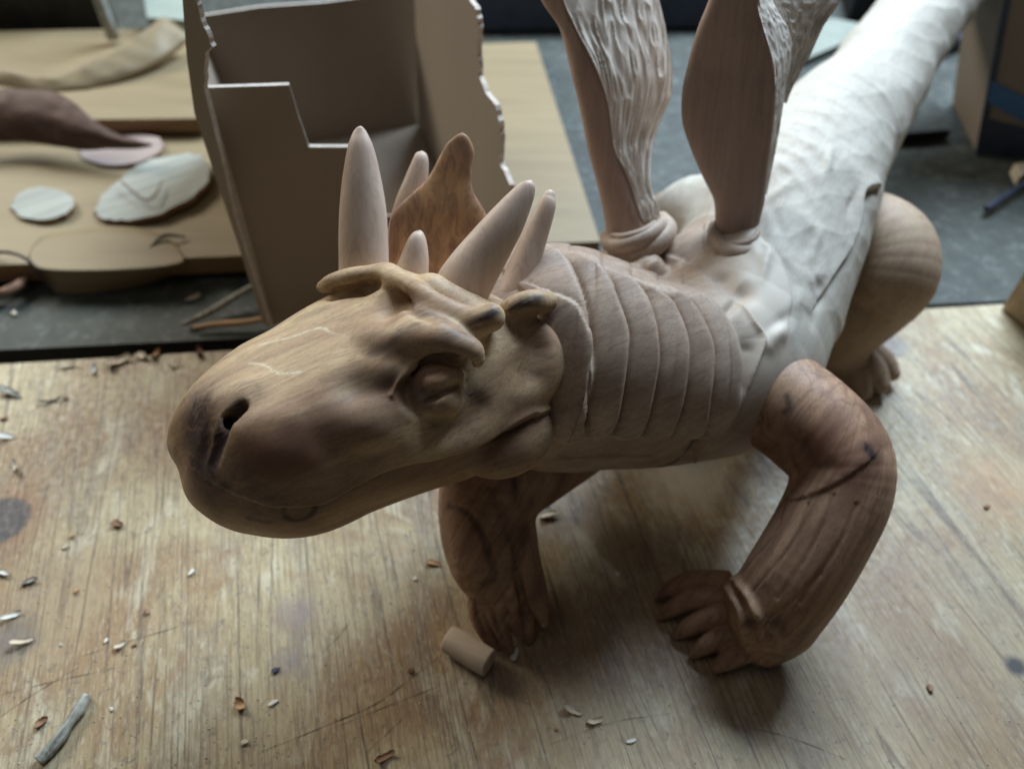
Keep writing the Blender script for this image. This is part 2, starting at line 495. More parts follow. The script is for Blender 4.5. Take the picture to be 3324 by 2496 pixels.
# ------------------------------------------------------------------ the carved dragon
dragon = empty("carved_dragon")
tag(dragon, "large unfinished carved wooden dragon with horned head and two raised wings standing on the workbench", "sculpture")

def stainmap(V, strokes, field):
    out = {'stain': np.zeros(len(V)), 'red': np.zeros(len(V)), 'pale': np.zeros(len(V))}  # stain holds dark marks, some laid along carved grooves and hollows
    for kind, path, r, a in strokes:
        pts = []
        for (x, y), t in zip(path, field.surfs(path)):
            if t is not None: pts.append(P(x, y, t))
        if not pts: continue
        A = np.array(pts); A = catmull(A, 3) if len(A) > 2 else A
        if len(A) == 1: A = np.vstack([A, A + 1e-3])
        A = np.hstack([A, np.zeros((len(A), 1))])
        rr = r * 38 / F
        mm = np.nonzero(np.all((V > A[:, :3].min(0) - rr * 2.5) & (V < A[:, :3].max(0) + rr * 2.5), 1))[0]
        ds, _, _ = nearest(A, V[mm].astype(np.float32))
        out[kind][mm] = np.maximum(out[kind][mm], a * np.exp(-(ds / rr) ** 2))
    return out

# ---- head
hd = Field()
hd.add(Chain([(560, 990, 38.2, 156), (640, 942, 38.3, 206), (720, 890, 38.6, 222), (840, 838, 39.2, 236), (940, 830, 39.9, 215), (1010, 820, 40.6, 190)], 12))
hd.add(Chain([(560, 845, 38.3, 92), (480, 880, 37.6, 72), (425, 915, 37.3, 50), (405, 950, 37.3, 38)], 6), 1.3)        # nose
hd.add(Chain([(880, 1010, 38.8, 40), (780, 1050, 38.4, 50), (690, 1088, 38.2, 54), (620, 1098, 38.1, 54), (550, 1084, 38.1, 54), (470, 1040, 38.2, 60)], 4), 0.9)     # chin
ctr = P(720, 885, 38.7)
nrm = -0.30 * RGT + 0.62 * UPV + 0.72 * -FWD
nrm = nrm - AX_HEAD / np.linalg.norm(AX_HEAD) * (nrm @ AX_HEAD) / np.linalg.norm(AX_HEAD) * 0.75
hd.cut(Half(ctr + nrm / np.linalg.norm(nrm) * 4.25, nrm), 1.0)        # broad flat forehead
hd.add(Ell(1082, 775, 37.5, 148, 114, 58, -8, 0, 12), 0.7)            # cheek shield
hd.add(Ell(1085, 935, 38.2, 114, 98, 62, 18, 0, 10), 0.35)             # jaw shield
hd.add(Chain([(790, 640, 40.8, 44), (860, 650, 39.9, 56), (960, 695, 39.5, 60), (1060, 725, 39.4, 50)], 3), 1.2)   # back of the skull
b = hd.bump
b([(600, 985), (660, 985)], 0.40, 84)                                             # upper lip dome
b([(470, 860), (520, 840)], 0.22, 42)                                 # nostril rim
b([(430, 1000), (445, 965), (450, 930)], [-0.12, -0.2, -0.12], [26, 24, 16])
b([(522, 930), (565, 905), (627, 897)], 0.10, 26)
b([(775, 835), (835, 842)], [-0.55, -0.5], [52, 42])                 # hollow before the eye
b([(922, 925), (985, 925), (1035, 880)], [-0.12, -0.18, -0.18], 30)   # below the eye
b([(790, 925), (880, 955), (1000, 935), (1080, 890)], [0.12, 0.22, 0.22, 0.1], 42)   # cheek bone roll
b([(700, 960), (760, 1000)], -0.12, 40)
b([(1150, 800), (1160, 750), (1140, 710)], [-0.5, -0.6, -0.4], 40)
                               # dish of the cheek shield
b([(1100, 960), (1130, 940)], -0.12, 50)
b([(820, 650), (780, 700), (700, 770)], 0.12, 45)
b([(880, 640), (850, 700)], -0.14, 34)
hd.step([(459, 1041), (530, 1075), (602, 1094), (650, 1094), (699, 1083), (754, 1052), (859, 1001), (964, 978), (1070, 942), (1154, 900), (1188, 884)],
        [0.04, 0.10, 0.20, 0.24, 0.32, 0.42, 0.46, 0.44, 0.38, 0.28, 0.15], 36, -1, 0.5, 26)
b([(604, 1092), (700, 1086), (754, 1054), (859, 1004), (964, 981), (1070, 944), (1154, 902)], [-0.08, -0.22, -0.24, -0.26, -0.26, -0.24, -0.2], 7)
# brow hood, socket, eyeball with a heavy lid and a flat lower wedge
t0 = hd.surf(900, 760); t1 = hd.surf(948, 850)
hd.sub(Ell(960, 830, t1 - 0.45, 98, 70, 66, 26), 0.4)
hd.add(Chain([(820, 745, t0 + 1.5, 52), (880, 740, t0 + 0.75, 50), (940, 734, t0 + 0.15, 44), (985, 746, t0 - 0.1, 34), (1016, 757, t0 - 0.15, 28), (1028, 774, t0 - 0.05, 20)], 6), 0.5)
hd.sub(Chain([(896, 812, t0 + 0.45, 15), (930, 786, t0 + 0.15, 22), (972, 772, t0 - 0.1, 23), (1004, 778, t0 - 0.1, 17)], 4), 0.3)
hd.add(Ell(938, 850, t1 + 0.82, 67, 68, 58), 0.15)
hd.add(Ell(953, 824, t1 + 0.48, 52, 28, 48, 16), 0.14)
hd.add(Ell(962, 868, t1 + 0.56, 42, 38, 50, 35), 0.07)
b([(908, 874), (935, 862), (965, 847), (990, 834)], [-0.08, -0.15, -0.18, -0.14], 6)
b([(912, 850), (925, 858)], -0.14, 18)
b([(848, 852), (866, 822), (896, 792)], 0.14, 9)
# curled ridges that collar the horns
th = hd.surf(800, 660)
hd.add(Chain([(697, 620, 39.3, 13), (720, 611, 38.7, 20), (760, 600, 38.2, 22), (800, 594, 37.9, 20), (838, 594, 37.7, 16)], 4), 0.2)
hd.add(Chain([(838, 596, 37.5, 17), (866, 606, 36.9, 19), (900, 630, 36.1, 24), (945, 656, 35.7, 22), (1000, 680, 35.5, 21), (1038, 688, 35.4, 27), (1060, 686, 35.5, 32)], 6), 0.22)
hd.add(Chain([(930, 640, 37.6, 50), (1010, 676, 37.5, 44), (1060, 704, 37.5, 34)], 3), 0.4)
hd.add(Chain([(900, 705, t0 + 1.3, 46), (960, 708, t0 + 1.25, 42), (1010, 722, t0 + 1.2, 34)], 4), 0.7)
hd.add(Chain([(838, 598, 37.8, 18), (842, 630, 37.4, 20), (836, 680, 37.3, 20), (800, 740, 37.0, 24)], 4), 1.0)
hd.add(Chain([(880, 607, 37.8, 14), (878, 640, 37.5, 14)], 4), 0.8)
hd.add(Chain([(1085, 680, 37.5, 20), (1115, 668, 37.0, 31), (1150, 657, 37.0, 32), (1180, 652, 37.6, 24)], 4), 0.15)
b([(722, 640), (770, 630), (815, 614)], [-0.3, -0.5, -0.3], 14)
b([(870, 642), (888, 670), (930, 694)], [-0.12, -0.2, -0.12], 11)
# drilled nostril
tn = hd.surf(514, 895)
hd.sub(Chain([(524, 884, tn + 0.15, 18), (506, 903, tn + 0.2, 20), (494, 916, tn + 0.9, 14)], 4), 0.16)
hd.sub(Chain([(492, 925, tn + 0.1, 12), (470, 965, tn + 0.05, 14), (455, 1005, tn + 0.25, 10)], 4), 0.35)

lo = np.array([-19.5, 24, 7.5]); hi = np.array([4.5, 38, 23.5])
def bounds(chs, pad=1.0):
    A = np.vstack(chs); lo = (A[:, :3] - A[:, 3:4]).min(0) - pad; hi = (A[:, :3] + A[:, 3:4]).max(0) + pad
    return lo, hi
hc = [o[1].A for o in hd.ops if isinstance(o[1], Chain)]
he = [np.array([list(o[1].c) + [o[1].r.max()]]) for o in hd.ops if isinstance(o[1], Ell) and o[0] == 'u']
lo, hi = bounds(hc + he, 0.6)
V, Fc, N = polygonise(hd, lo, hi, 0.075)
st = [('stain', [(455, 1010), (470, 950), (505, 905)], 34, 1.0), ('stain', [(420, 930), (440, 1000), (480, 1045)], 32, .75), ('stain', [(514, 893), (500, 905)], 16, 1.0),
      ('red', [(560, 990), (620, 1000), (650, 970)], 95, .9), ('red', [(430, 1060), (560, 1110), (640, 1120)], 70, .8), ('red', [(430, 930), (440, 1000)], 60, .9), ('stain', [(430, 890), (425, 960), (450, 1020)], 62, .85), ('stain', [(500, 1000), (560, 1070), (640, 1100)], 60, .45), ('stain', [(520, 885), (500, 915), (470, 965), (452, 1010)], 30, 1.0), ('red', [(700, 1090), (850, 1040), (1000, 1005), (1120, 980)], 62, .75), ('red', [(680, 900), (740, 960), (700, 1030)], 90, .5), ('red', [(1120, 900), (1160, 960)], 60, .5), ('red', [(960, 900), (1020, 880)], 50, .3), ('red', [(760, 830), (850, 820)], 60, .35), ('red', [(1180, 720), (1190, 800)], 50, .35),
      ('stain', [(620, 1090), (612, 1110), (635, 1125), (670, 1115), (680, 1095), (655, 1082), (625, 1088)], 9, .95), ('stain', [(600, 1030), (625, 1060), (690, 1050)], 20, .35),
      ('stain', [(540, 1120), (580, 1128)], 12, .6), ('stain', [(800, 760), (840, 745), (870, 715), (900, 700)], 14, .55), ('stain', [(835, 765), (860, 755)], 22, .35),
      ('stain', [(1000, 722), (970, 725)], 18, .6), ('stain', [(770, 830), (840, 820)], 40, .40), ('stain', [(1010, 850), (1035, 858)], 24, .7),  # middle mark darkens the carved hollow before the eye
      ('stain', [(880, 640), (905, 668), (960, 692)], 12, .55), ('stain', [(1020, 705), (1050, 690), (1068, 672)], 16, .85), ('stain', [(1100, 668), (1130, 655), (1165, 648)], 18, .75),  # first mark follows the groove under the curled ridge
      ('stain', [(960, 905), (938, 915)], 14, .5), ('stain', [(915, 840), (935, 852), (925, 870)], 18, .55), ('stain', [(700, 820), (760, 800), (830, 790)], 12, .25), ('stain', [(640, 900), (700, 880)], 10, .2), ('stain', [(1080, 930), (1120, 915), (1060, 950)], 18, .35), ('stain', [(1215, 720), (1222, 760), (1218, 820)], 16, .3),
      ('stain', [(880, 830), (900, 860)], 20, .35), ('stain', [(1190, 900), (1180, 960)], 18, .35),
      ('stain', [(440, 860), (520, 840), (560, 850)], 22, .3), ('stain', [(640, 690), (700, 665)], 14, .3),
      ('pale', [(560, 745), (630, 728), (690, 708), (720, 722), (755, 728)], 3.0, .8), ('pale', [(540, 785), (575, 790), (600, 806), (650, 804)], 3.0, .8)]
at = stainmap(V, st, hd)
# the eye is a part of the head surface
e1 = Ell(950, 850, t1 + 0.9, 60, 64, 66)
lab = (e1(V.astype(np.float32)) < 0).astype(int)
head, eye = split_parts(V, Fc, N, lab, [("head", M_head, None), ("eye", M_head, 0)], dragon, at)

# ---- neck with its overlapping plates, back, hips and tail
NECK = [(1150, 765, 44.4, 228), (1200, 776, 44.8, 243), (1300, 792, 45.2, 222), (1400, 806, 46.2, 204), (1490, 806, 47.6, 190), (1560, 790, 49.0, 188)]
BODY = [(1540, 770, 49.6, 180), (1600, 690, 51.0, 192), (1650, 590, 53.0, 186), (1705, 460, 55.5, 172), (1762, 340, 59.5, 148), (1866, 212, 65.0, 113), (1945, 90, 70.0, 95), (2018, -5, 75.0, 92), (2080, -110, 80.0, 84)]
bd = Field()
bd.add(Chain(NECK, 3)); 
bd.add(Chain(BODY, 3), 2.2)
bd.add(Ell(1530, 600, 53.5, 190, 62, 120, -12), 2.2)          # yoke between the wing roots
bd.add(Ell(1505, 468, 58.0, 92, 88, 90), 1.8)                 # far haunch
bd.add(Ell(1660, 700, 49.5, 60, 90, 80, 20), 1.6)             # near shoulder
bd.add(Ell(1800, 470, 57.6, 78, 92, 60, -20), 1.5)            # near haunch
for x, y, d, r in ((1246, 560, 46.0, 26), (1296, 585, 47.0, 26), (1350, 596, 48.0, 27), (1402, 600, 49.0, 30)):
    bd.add(Ell(x, y, d, r * 1.25, r, r, -12), 0.5)            # row of knobs down the nape
bd.add(Chain([(1395, 582, 49.0, 30), (1350, 575, 50.2, 34)], 2), 1.0)
arcs = [
 [(1176, 528), (1212, 560), (1236, 591), (1263, 664), (1270, 740), (1262, 800)],
 [(1232, 548), (1268, 572), (1308, 607), (1346, 702), (1351, 751), (1339, 846), (1324, 911), (1300, 932)],
 [(1300, 580), (1345, 604), (1392, 656), (1417, 755), (1409, 831), (1388, 915), (1365, 938)],
 [(1362, 600), (1400, 628), (1449, 668), (1476, 732), (1478, 790), (1468, 858), (1449, 919), (1432, 938)],
 [(1420, 612), (1460, 640), (1499, 679), (1531, 751), (1531, 808), (1518, 915), (1498, 940)],
 [(1475, 620), (1510, 645), (1540, 671), (1572, 715), (1586, 755), (1594, 808), (1578, 885), (1545, 945), (1506, 975), (1430, 1012)]]
def xarc(a, y):
    A = catmull(np.array(a, float), 4); o = np.argsort(A[:, 1]); return np.interp(y, A[o, 1], A[o, 0])
def project(V):
    pc = V - CAM; dep = pc @ FWD; return CX + F * (pc @ RGT) / dep, CY - F * (pc @ UPV) / dep, dep
first = [(1060, 560), (1100, 600), (1150, 664), (1175, 760), (1180, 840), (1185, 1000)]
ARCS = [first] + arcs
class Plates:
    """overlapping carved bands: each swells towards its rear edge, drops to the next one, and ends in a rounded lobe over the belly"""
    lo = None
    def __call__(s, p, d):
        ix, iy, dep = project(p.astype(float)); H = np.zeros(len(p)); prev = xarc(ARCS[0], iy)
        side = dep < 44.9 + 4.9 * np.clip((ix - 1200) / 400, -1, 1.3) + 0.6
        for k, a in enumerate(ARCS[1:]):
            xa = xarc(a, iy); w_ = np.maximum(xa - prev, 6.0)
            t = (ix - prev) / w_; m = (t > 0) & (t < 1.0) & side
            tt = np.clip(t, 0, 1); e = np.clip((1 - tt) * w_ / 17.0, 0, 1)               # rounded rear edge
            prof = (0.02 + 0.98 * tt ** 0.9) * np.sqrt(1 - (1 - e) ** 2.2)
            yb = 944 - 20 * np.abs(2 * tt - 1) ** 3.0 if k < 5 else 955 + 0 * tt
            if k == 5: yb = np.interp(ix, [1430, 1500, 1580], [1035, 1000, 930])
            q = np.clip((yb - iy) / 11.0, 0, 1); q = np.sqrt(1 - (1 - q) ** 2)
            top = min(v[1] for v in a); f0 = np.clip((iy - top + 16) / 50.0, 0.15, 1)
            A = (0.60, 0.74, 0.72, 0.70, 0.70, 0.74)[k]
            cutin = 0.17 * np.exp(-(tt * w_ / 7.0) ** 2) * (k > 0)
            H = np.where(m, (0.10 + A * prof - cutin) * q * f0, H)
            prev = xa
        return d - H.astype(np.float32)
bd.strokes.append(Plates())
bd.bump([(1512, 945), (1480, 990), (1430, 1014)], -0.22, 10)
bd.step([(1196, 646), (1238, 671), (1266, 726), (1276, 800), (1264, 870), (1240, 930), (1200, 980), (1150, 1020)], [0.2, .42, .5, .5, .5, .45, .4, .2], 60, 1, 0.25, 10)
# shoulder yoke edge, ridge and folds
bd.step([(1400, 556), (1443, 552), (1510, 583), (1565, 624), (1592, 648), (1625, 700), (1645, 735), (1625, 800), (1600, 870), (1578, 925)], [0.1, .22, .28, .28, .3, .34, .3, .25, .2, .1], 40, 1, 0.3, 14)
bd.bump([(1596, 655), (1625, 700), (1645, 735), (1622, 805), (1590, 890)], [0.1, .25, .3, .25, .1], 8)
bd.bump([(1610, 760), (1595, 830)], -0.25, 20)
bd.step([(1643, 513), (1686, 567), (1708, 629), (1706, 680), (1698, 725)], [0.05, .14, .16, .14, .05], 40, 1, 0.4, 10)
bd.bump([(1660, 745), (1680, 720), (1700, 715)], [0.2, .3, .1], 20)
bd.bump([(1560, 600), (1580, 625), (1600, 630)], -0.5, 28)
# hip crease over the near hind leg
bd.step([(1893, 405), (1872, 412), (1862, 430), (1858, 480), (1838, 540), (1803, 597), (1767, 653)], [0.3, .4, .4, .35, .3, .2, .1], 26, 1, 1.2, 14)
bd.bump([(1740, 470), (1780, 540), (1770, 600)], 0.12, 20)
bd.bump([(1700, 560), (1735, 610), (1740, 660)], 0.10, 16)
# rolls of rough tool work along back and tail
r2 = random.Random(3)
for k in range(16):
    t = r2.random(); i = min(int(t * 5), 4)
    A0 = np.array(BODY[i + 1][:2]); A1 = np.array(BODY[i + 2][:2]); c = A0 + (A1 - A0) * r2.random()
    dr = (A1 - A0) / np.linalg.norm(A1 - A0); pr = np.array([dr[1], -dr[0]])
    R = BODY[i + 1][3]; off = r2.uniform(-0.75, 0.75) * R; c = c + pr * off * -1
    L = r2.uniform(25, 60); a = r2.uniform(-0.5, 0.9)
    v = dr * math.cos(a) + pr * math.sin(a)
    bd.bump([tuple(c - v * L), tuple(c), tuple(c + v * L)], [0, r2.choice([-1, 1]) * r2.uniform(.08, .2), 0], r2.uniform(7, 16))
for k in range(8):
    f = k / 7; x = 1700 + 170 * f; y = 400 - 190 * f
    bd.bump([(x - 70, y - 60), (x + 10, y - 30), (x + 70, y + 60)], [0.05, .10, 0.02], 12)
def scoop(q, dens):
    """shallow gouge facets: distance to the nearest of many jittered cell centres, stretched along the cut"""
    R = np.array([[.80, .45, -.39], [-.55, .83, -.1], [.28, .3, .91]]); u = (q @ R.T) * np.array([.36, .85, .6]) * dens * 1.25
    f = np.floor(u).astype(np.int64); best = np.full(len(u), 9.0)
    for a in (-1, 0, 1):
        for b in (-1, 0, 1):
            for c in (-1, 0, 1):
                g = f + [a, b, c]
                o = np.stack([hash3(g[:, 0], g[:, 1], g[:, 2], k) for k in (1, 2, 3)], 1)
                best = np.minimum(best, ((g + o - u) ** 2).sum(1))
    return np.minimum(best, 1.2)
class Tool:
    lo = None
    def __call__(s, p, d):
        i = np.arange(len(p)); q = p
        along = (q - P(1600, 700, 50)) @ (AX_TORSO / np.linalg.norm(AX_TORSO))
        wgt = np.clip((along + 1.5) / 4.0, 0, 1)
        ds_ = scoop(q, 0.55)
        n = vnoise(q * 0.40, 5) * 0.14 + ds_ * 0.16 + vnoise(q * 1.9, 2) * 0.012
        d = d.copy(); d[i] -= (n - 0.05) * wgt; return d
bd.strokes.append(Tool())
lo, hi = bounds([Chain(NECK, 3).A, Chain(BODY, 3).A], 1.6)
V, Fc, N = polygonise(bd, lo, hi, 0.09)
# name the pieces of the carved surface: plates by the arcs they lie between
ix, iy, dep = project(V)
lab = np.zeros(len(V), int)
bott = np.interp(ix, [1180, 1260, 1320, 1350, 1385, 1418, 1447, 1480, 1512, 1560], [905, 938, 905, 942, 910, 942, 912, 944, 915, 905])
front = dep < 47.5
n_ax = (V - P(1200, 790, 44.4)) @ (AX_NECK / np.linalg.norm(AX_NECK))
tt = n_ax / np.linalg.norm(AX_NECK)
side = (dep - (44.4 + 4.4 * np.clip(tt, -.2, 1.2))) < 1.5
prev = np.full(len(V), -1e9)
for k, a in enumerate(arcs):
    xa = xarc(a, iy)
    top = min(q[1] for q in a) - 2
    m = side & (ix > prev) & (ix <= xa) & (iy < bott) & (iy > top - 30) & (lab == 0)
    if k < 5 or True: lab[m & (ix < 1600)] = k + 2
    prev = xa
seam = xarc([(1560, 380), (1600, 470), (1643, 513), (1686, 567), (1708, 629), (1706, 680), (1698, 745), (1650, 900)], iy)
lab[(lab == 0) & (((ix < seam) & (iy > 400) & (tt < 1.5) & side) | (tt < 0.93))] = 1
al = (V - P(1762, 340, 59.5)) @ (AX_TORSO / np.linalg.norm(AX_TORSO))
lab[(lab == 0) & (al > 0)] = 8
specs = [("torso", M_torso, None), ("neck", M_neck, None)] + [("neck_plate", M_neck, 1)] * 6 + [("tail", M_torso, None)]
sh = ((V - P(1600, 700, 50)) @ (AX_TORSO / np.linalg.norm(AX_TORSO)))
st = [('stain', [(1320, 640), (1330, 720)], 18, .25), ('stain', [(1506, 938), (1470, 990), (1430, 1008)], 9, .9), ('stain', [(1280, 830), (1235, 835)], 8, .6),  # second mark runs dark along the belly groove
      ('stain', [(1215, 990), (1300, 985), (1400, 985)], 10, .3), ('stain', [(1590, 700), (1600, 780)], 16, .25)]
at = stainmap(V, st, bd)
at['lite'] = np.clip((ix - 1470) / 170.0, 0, 1) * np.clip((tt - 0.4) / .4, 0, 1) * np.clip((980 - iy) / 260.0, 0, 1)
parts = split_parts(V, Fc, N, lab, specs, dragon, at)

# ---- legs
def leg(name, field, toes, bnd, mat, h, st, label=None, extra=None):
    for t in toes: field.add(t, 0.09)
    if extra: extra(field)
    lo, hi = bnd; V, Fc, N = polygonise(field, lo, hi, h)
    q = V.astype(np.float32)
    D = np.stack([t(q) for t in toes], 1); k = D.argmin(1); dm = D.min(1)
    base = field.base(q)
    lab = np.where((dm < 0.12) & (base > 0.05), k + 1, 0)
    at = stainmap(V, st, field)
    ps = split_parts(V, Fc, N, lab, [(name, mat, None)] + [("toe", mat, 0)] * len(toes), dragon, at)
    if label and ps[0]: ps[0]['label'] = label
    return ps

# near foreleg (right in the picture)
f1 = Field()
f1.add(Chain([(1600, 850, 47.8, 98), (1655, 852, 46.6, 110), (1738, 908, 45.0, 112), (1808, 982, 44.0, 110), (1814, 1060, 43.6, 106), (1775, 1150, 43.4, 104), (1722, 1240, 43.6, 104), (1672, 1315, 44.2, 100)], 4))
f1.add(Ell(1668, 1345, 45.0, 82, 66, 50, 32), 0.8)
f1.add(Chain([(1700, 1352, 44.9, 52), (1650, 1385, 45.3, 52)], 3), 0.8)
fb = Field(); fb.ops = list(f1.ops); f1.base = fb
toes = [Chain([(1560, 1256, 46.9, 25), (1500, 1254, 47.3, 23), (1450, 1271, 47.8, 18), (1420, 1288, 48.2, 9)], 4),
        Chain([(1580, 1292, 46.5, 26), (1510, 1290, 46.8, 24), (1456, 1312, 47.4, 19), (1426, 1332, 47.7, 9)], 4),
        Chain([(1600, 1325, 46.1, 27), (1550, 1328, 46.1, 25), (1492, 1352, 46.6, 21), (1460, 1373, 46.9, 10)], 4),
        Chain([(1620, 1355, 45.7, 27), (1590, 1364, 45.6, 26), (1535, 1388, 45.7, 22), (1499, 1413, 46.0, 10)], 4),
        Chain([(1650, 1380, 45.3, 29), (1620, 1398, 45.1, 28), (1578, 1420, 45.0, 24), (1548, 1443, 45.1, 11)], 4)]
def ex1(f):
    f.bump([(1541, 1240), (1570, 1262), (1592, 1300), (1606, 1356), (1612, 1400)], [.25, .36, .36, .3, .15], 12)
    f.bump([(1572, 1240), (1606, 1275), (1630, 1320), (1647, 1365), (1648, 1400)], [.2, .30, .30, .25, .12], 11)
    f.bump([(1556, 1240), (1588, 1268), (1612, 1310), (1628, 1358)], -0.12, 6)
    for a in ([(1700, 1075), (1668, 1160), (1600, 1240)], [(1745, 1090), (1705, 1180), (1625, 1280)], [(1800, 1070), (1760, 1170), (1680, 1290)], [(1850, 1090), (1810, 1180), (1730, 1300)], [(1660, 1330), (1720, 1290), (1770, 1240)]):
        f.bump(a, -0.07, 5)
    f.step([(1690, 1062), (1745, 1072), (1800, 1050), (1860, 1010)], 0.10, 50, -1, .3, 12)
    f.bump([(1740, 960), (1760, 1000), (1800, 1010)], -0.08, 18)
    f.bump([(1636, 1345), (1660, 1370)], -0.22, 14)
    f.sub(Half(T(1640, 1400, 0.05), (0, 0, 1)), 0.15)
f1_lo, f1_hi = bounds([f1.ops[0][1].A] + [t.A for t in toes], 1.0)
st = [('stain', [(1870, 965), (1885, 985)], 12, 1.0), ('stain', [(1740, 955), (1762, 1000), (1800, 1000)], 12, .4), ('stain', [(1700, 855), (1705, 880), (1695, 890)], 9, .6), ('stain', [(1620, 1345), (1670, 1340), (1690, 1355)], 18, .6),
      ('stain', [(1690, 1060), (1750, 1078), (1830, 1030), (1880, 985)], 7, .55), ('red', [(1720, 960), (1780, 970), (1840, 1000)], 70, .6), ('stain', [(1650, 1265), (1620, 1290)], 12, .5),  # first mark follows the elbow fold line
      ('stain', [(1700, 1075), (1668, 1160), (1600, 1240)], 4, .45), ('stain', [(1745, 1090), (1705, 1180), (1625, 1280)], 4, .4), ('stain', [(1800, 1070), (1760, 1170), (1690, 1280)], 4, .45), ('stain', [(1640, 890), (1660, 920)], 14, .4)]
leg("foreleg", f1, toes, (f1_lo, f1_hi), M_leg, 0.085, st, "bent foreleg with long grain lines and a ridged paw", ex1)

# far foreleg (hanging paw under the neck)
f2 = Field()
f2.add(Chain([(1230, 950, 49.5, 92), (1150, 1010, 48.2, 88), (1085, 1050, 47.0, 92)], 4))
f2.add(Chain([(1068, 1020, 46.6, 116), (1050, 1110, 46.5, 103), (1062, 1195, 46.5, 96), (1085, 1265, 46.3, 68)], 4), 0.5)
f2.add(Chain([(1100, 1075, 47.0, 50), (1125, 1180, 46.7, 38), (1140, 1240, 46.5, 32)], 3), 0.3)
fb = Field(); fb.ops = list(f2.ops); f2.base = fb
toes = [Chain([(1035, 1262, 45.9, 26), (1036, 1320, 46.0, 25), (1052, 1366, 46.3, 19), (1072, 1397, 46.4, 9)], 4),
        Chain([(1062, 1262, 45.4, 24), (1072, 1325, 45.6, 22), (1090, 1375, 46.0, 16), (1104, 1404, 46.2, 8)], 4),
        Chain([(1090, 1258, 45.3, 23), (1104, 1318, 45.5, 20), (1118, 1356, 46.0, 14), (1124, 1376, 46.2, 8)], 4),
        Chain([(1112, 1262, 45.8, 22), (1132, 1320, 46.2, 19), (1141, 1362, 46.6, 15), (1142, 1388, 46.8, 8)], 4),
        Chain([(1112, 1120, 45.6, 36), (1138, 1215, 45.0, 31), (1160, 1290, 45.0, 25), (1175, 1346, 45.4, 9)], 4)]
def ex2(f):
    f.bump([(970, 1095), (1015, 1112), (1040, 1150), (1058, 1200), (1066, 1238), (1045, 1262), (1000, 1278)], [-.1, -.16, -.18, -.2, -.24, -.22, -.12], 9)
    f.bump([(1000, 1200), (1020, 1220)], 0.18, 40)
    f.bump([(1026, 1300), (1036, 1345), (1050, 1378)], [-.1, -.28, -.2], 6)
    f.bump([(1055, 1296), (1068, 1340), (1084, 1380)], [-.1, -.30, -.2], 6)
    f.bump([(1092, 1280), (1098, 1330), (1106, 1368)], [-.1, -.28, -.2], 6)
    f.bump([(1112, 1225), (1122, 1270), (1130, 1325)], [-.1, -.3, -.25], 8)
    f.bump([(1085, 1080), (1105, 1160), (1118, 1220)], -0.12, 6)
    f.sub(Half(T(1080, 1400, 0.05), (0, 0, 1)), 0.1)
lo, hi = bounds([f2.ops[0][1].A, f2.ops[1][1].A, f2.ops[2][1].A] + [t.A for t in toes], 0.8)
st = [('stain', [(970, 1095), (1015, 1112), (1040, 1150), (1058, 1200), (1068, 1238), (1045, 1264), (1000, 1280)], 9, .8), ('stain', [(1110, 1040), (1120, 1090)], 12, .7), ('stain', [(1110, 1210), (1128, 1290)], 10, .5),  # marks follow the pad groove and the thumb gap
      ('stain', [(1060, 1060), (1110, 1200)], 10, .3)]
leg("foreleg", f2, toes, (lo, hi), M_leg, 0.08, st, "foreleg under the neck with its toes pointing down", ex2)

# near hind leg
f3 = Field()
f3.add(Chain([(1800, 500, 60.0, 100), (1875, 512, 58.6, 96), (1915, 545, 57.6, 100), (1920, 600, 57.2, 96), (1880, 650, 58.2, 88), (1828, 700, 59.6, 80), (1792, 745, 60.6, 66)], 4))
f3.add(Ell(1830, 782, 61.4, 66, 48, 45, -25), 0.8)
fb = Field(); fb.ops = list(f3.ops); f3.base = fb
toes = [Chain([(1800, 775, 61.8, 28), (1812, 805, 61.4, 26), (1826, 828, 61.0, 19)], 3),
        Chain([(1830, 775, 61.5, 30), (1850, 812, 60.6, 30), (1864, 846, 60.0, 20)], 3),
        Chain([(1855, 765, 61.4, 30), (1885, 800, 60.6, 29), (1905, 832, 60.0, 19)], 3),
        Chain([(1868, 752, 61.6, 28), (1905, 778, 61.2, 26), (1926, 806, 60.9, 18)], 3)]
def ex3(f):
    f.bump([(1807, 609), (1827, 645), (1873, 673)], -0.22, 10)
    f.sub(Half(T(1850, 830, 0.05), (0, 0, 1)), 0.1)
lo, hi = bounds([f3.ops[0][1].A] + [t.A for t in toes], 0.8)
leg("hind_leg", f3, toes, (lo, hi), M_hind, 0.14, [('stain', [(1860, 600), (1900, 590)], 30, .2)], "bulging hind leg with rounded knee and clawed foot", ex3)

# far hind leg, mostly behind the body
f4 = Field()
f4.add(Chain([(1500, 480, 61.0, 80), (1450, 500, 61.5, 82), (1440, 560, 62.5, 70), (1470, 620, 64.5, 55), (1490, 660, 66.0, 45)], 3))
fb = Field(); fb.ops = list(f4.ops); f4.base = fb
toes = [Chain([(1470, 655, 66.0, 26), (1458, 672, 65.6, 22)], 2), Chain([(1500, 660, 66.0, 26), (1500, 685, 65.4, 22)], 2)]
lo, hi = bounds([f4.ops[0][1].A] + [t.A for t in toes], 0.6)
leg("hind_leg", f4, toes, (lo, hi), M_hind, 0.22, [], "hind leg on the far side of the body")

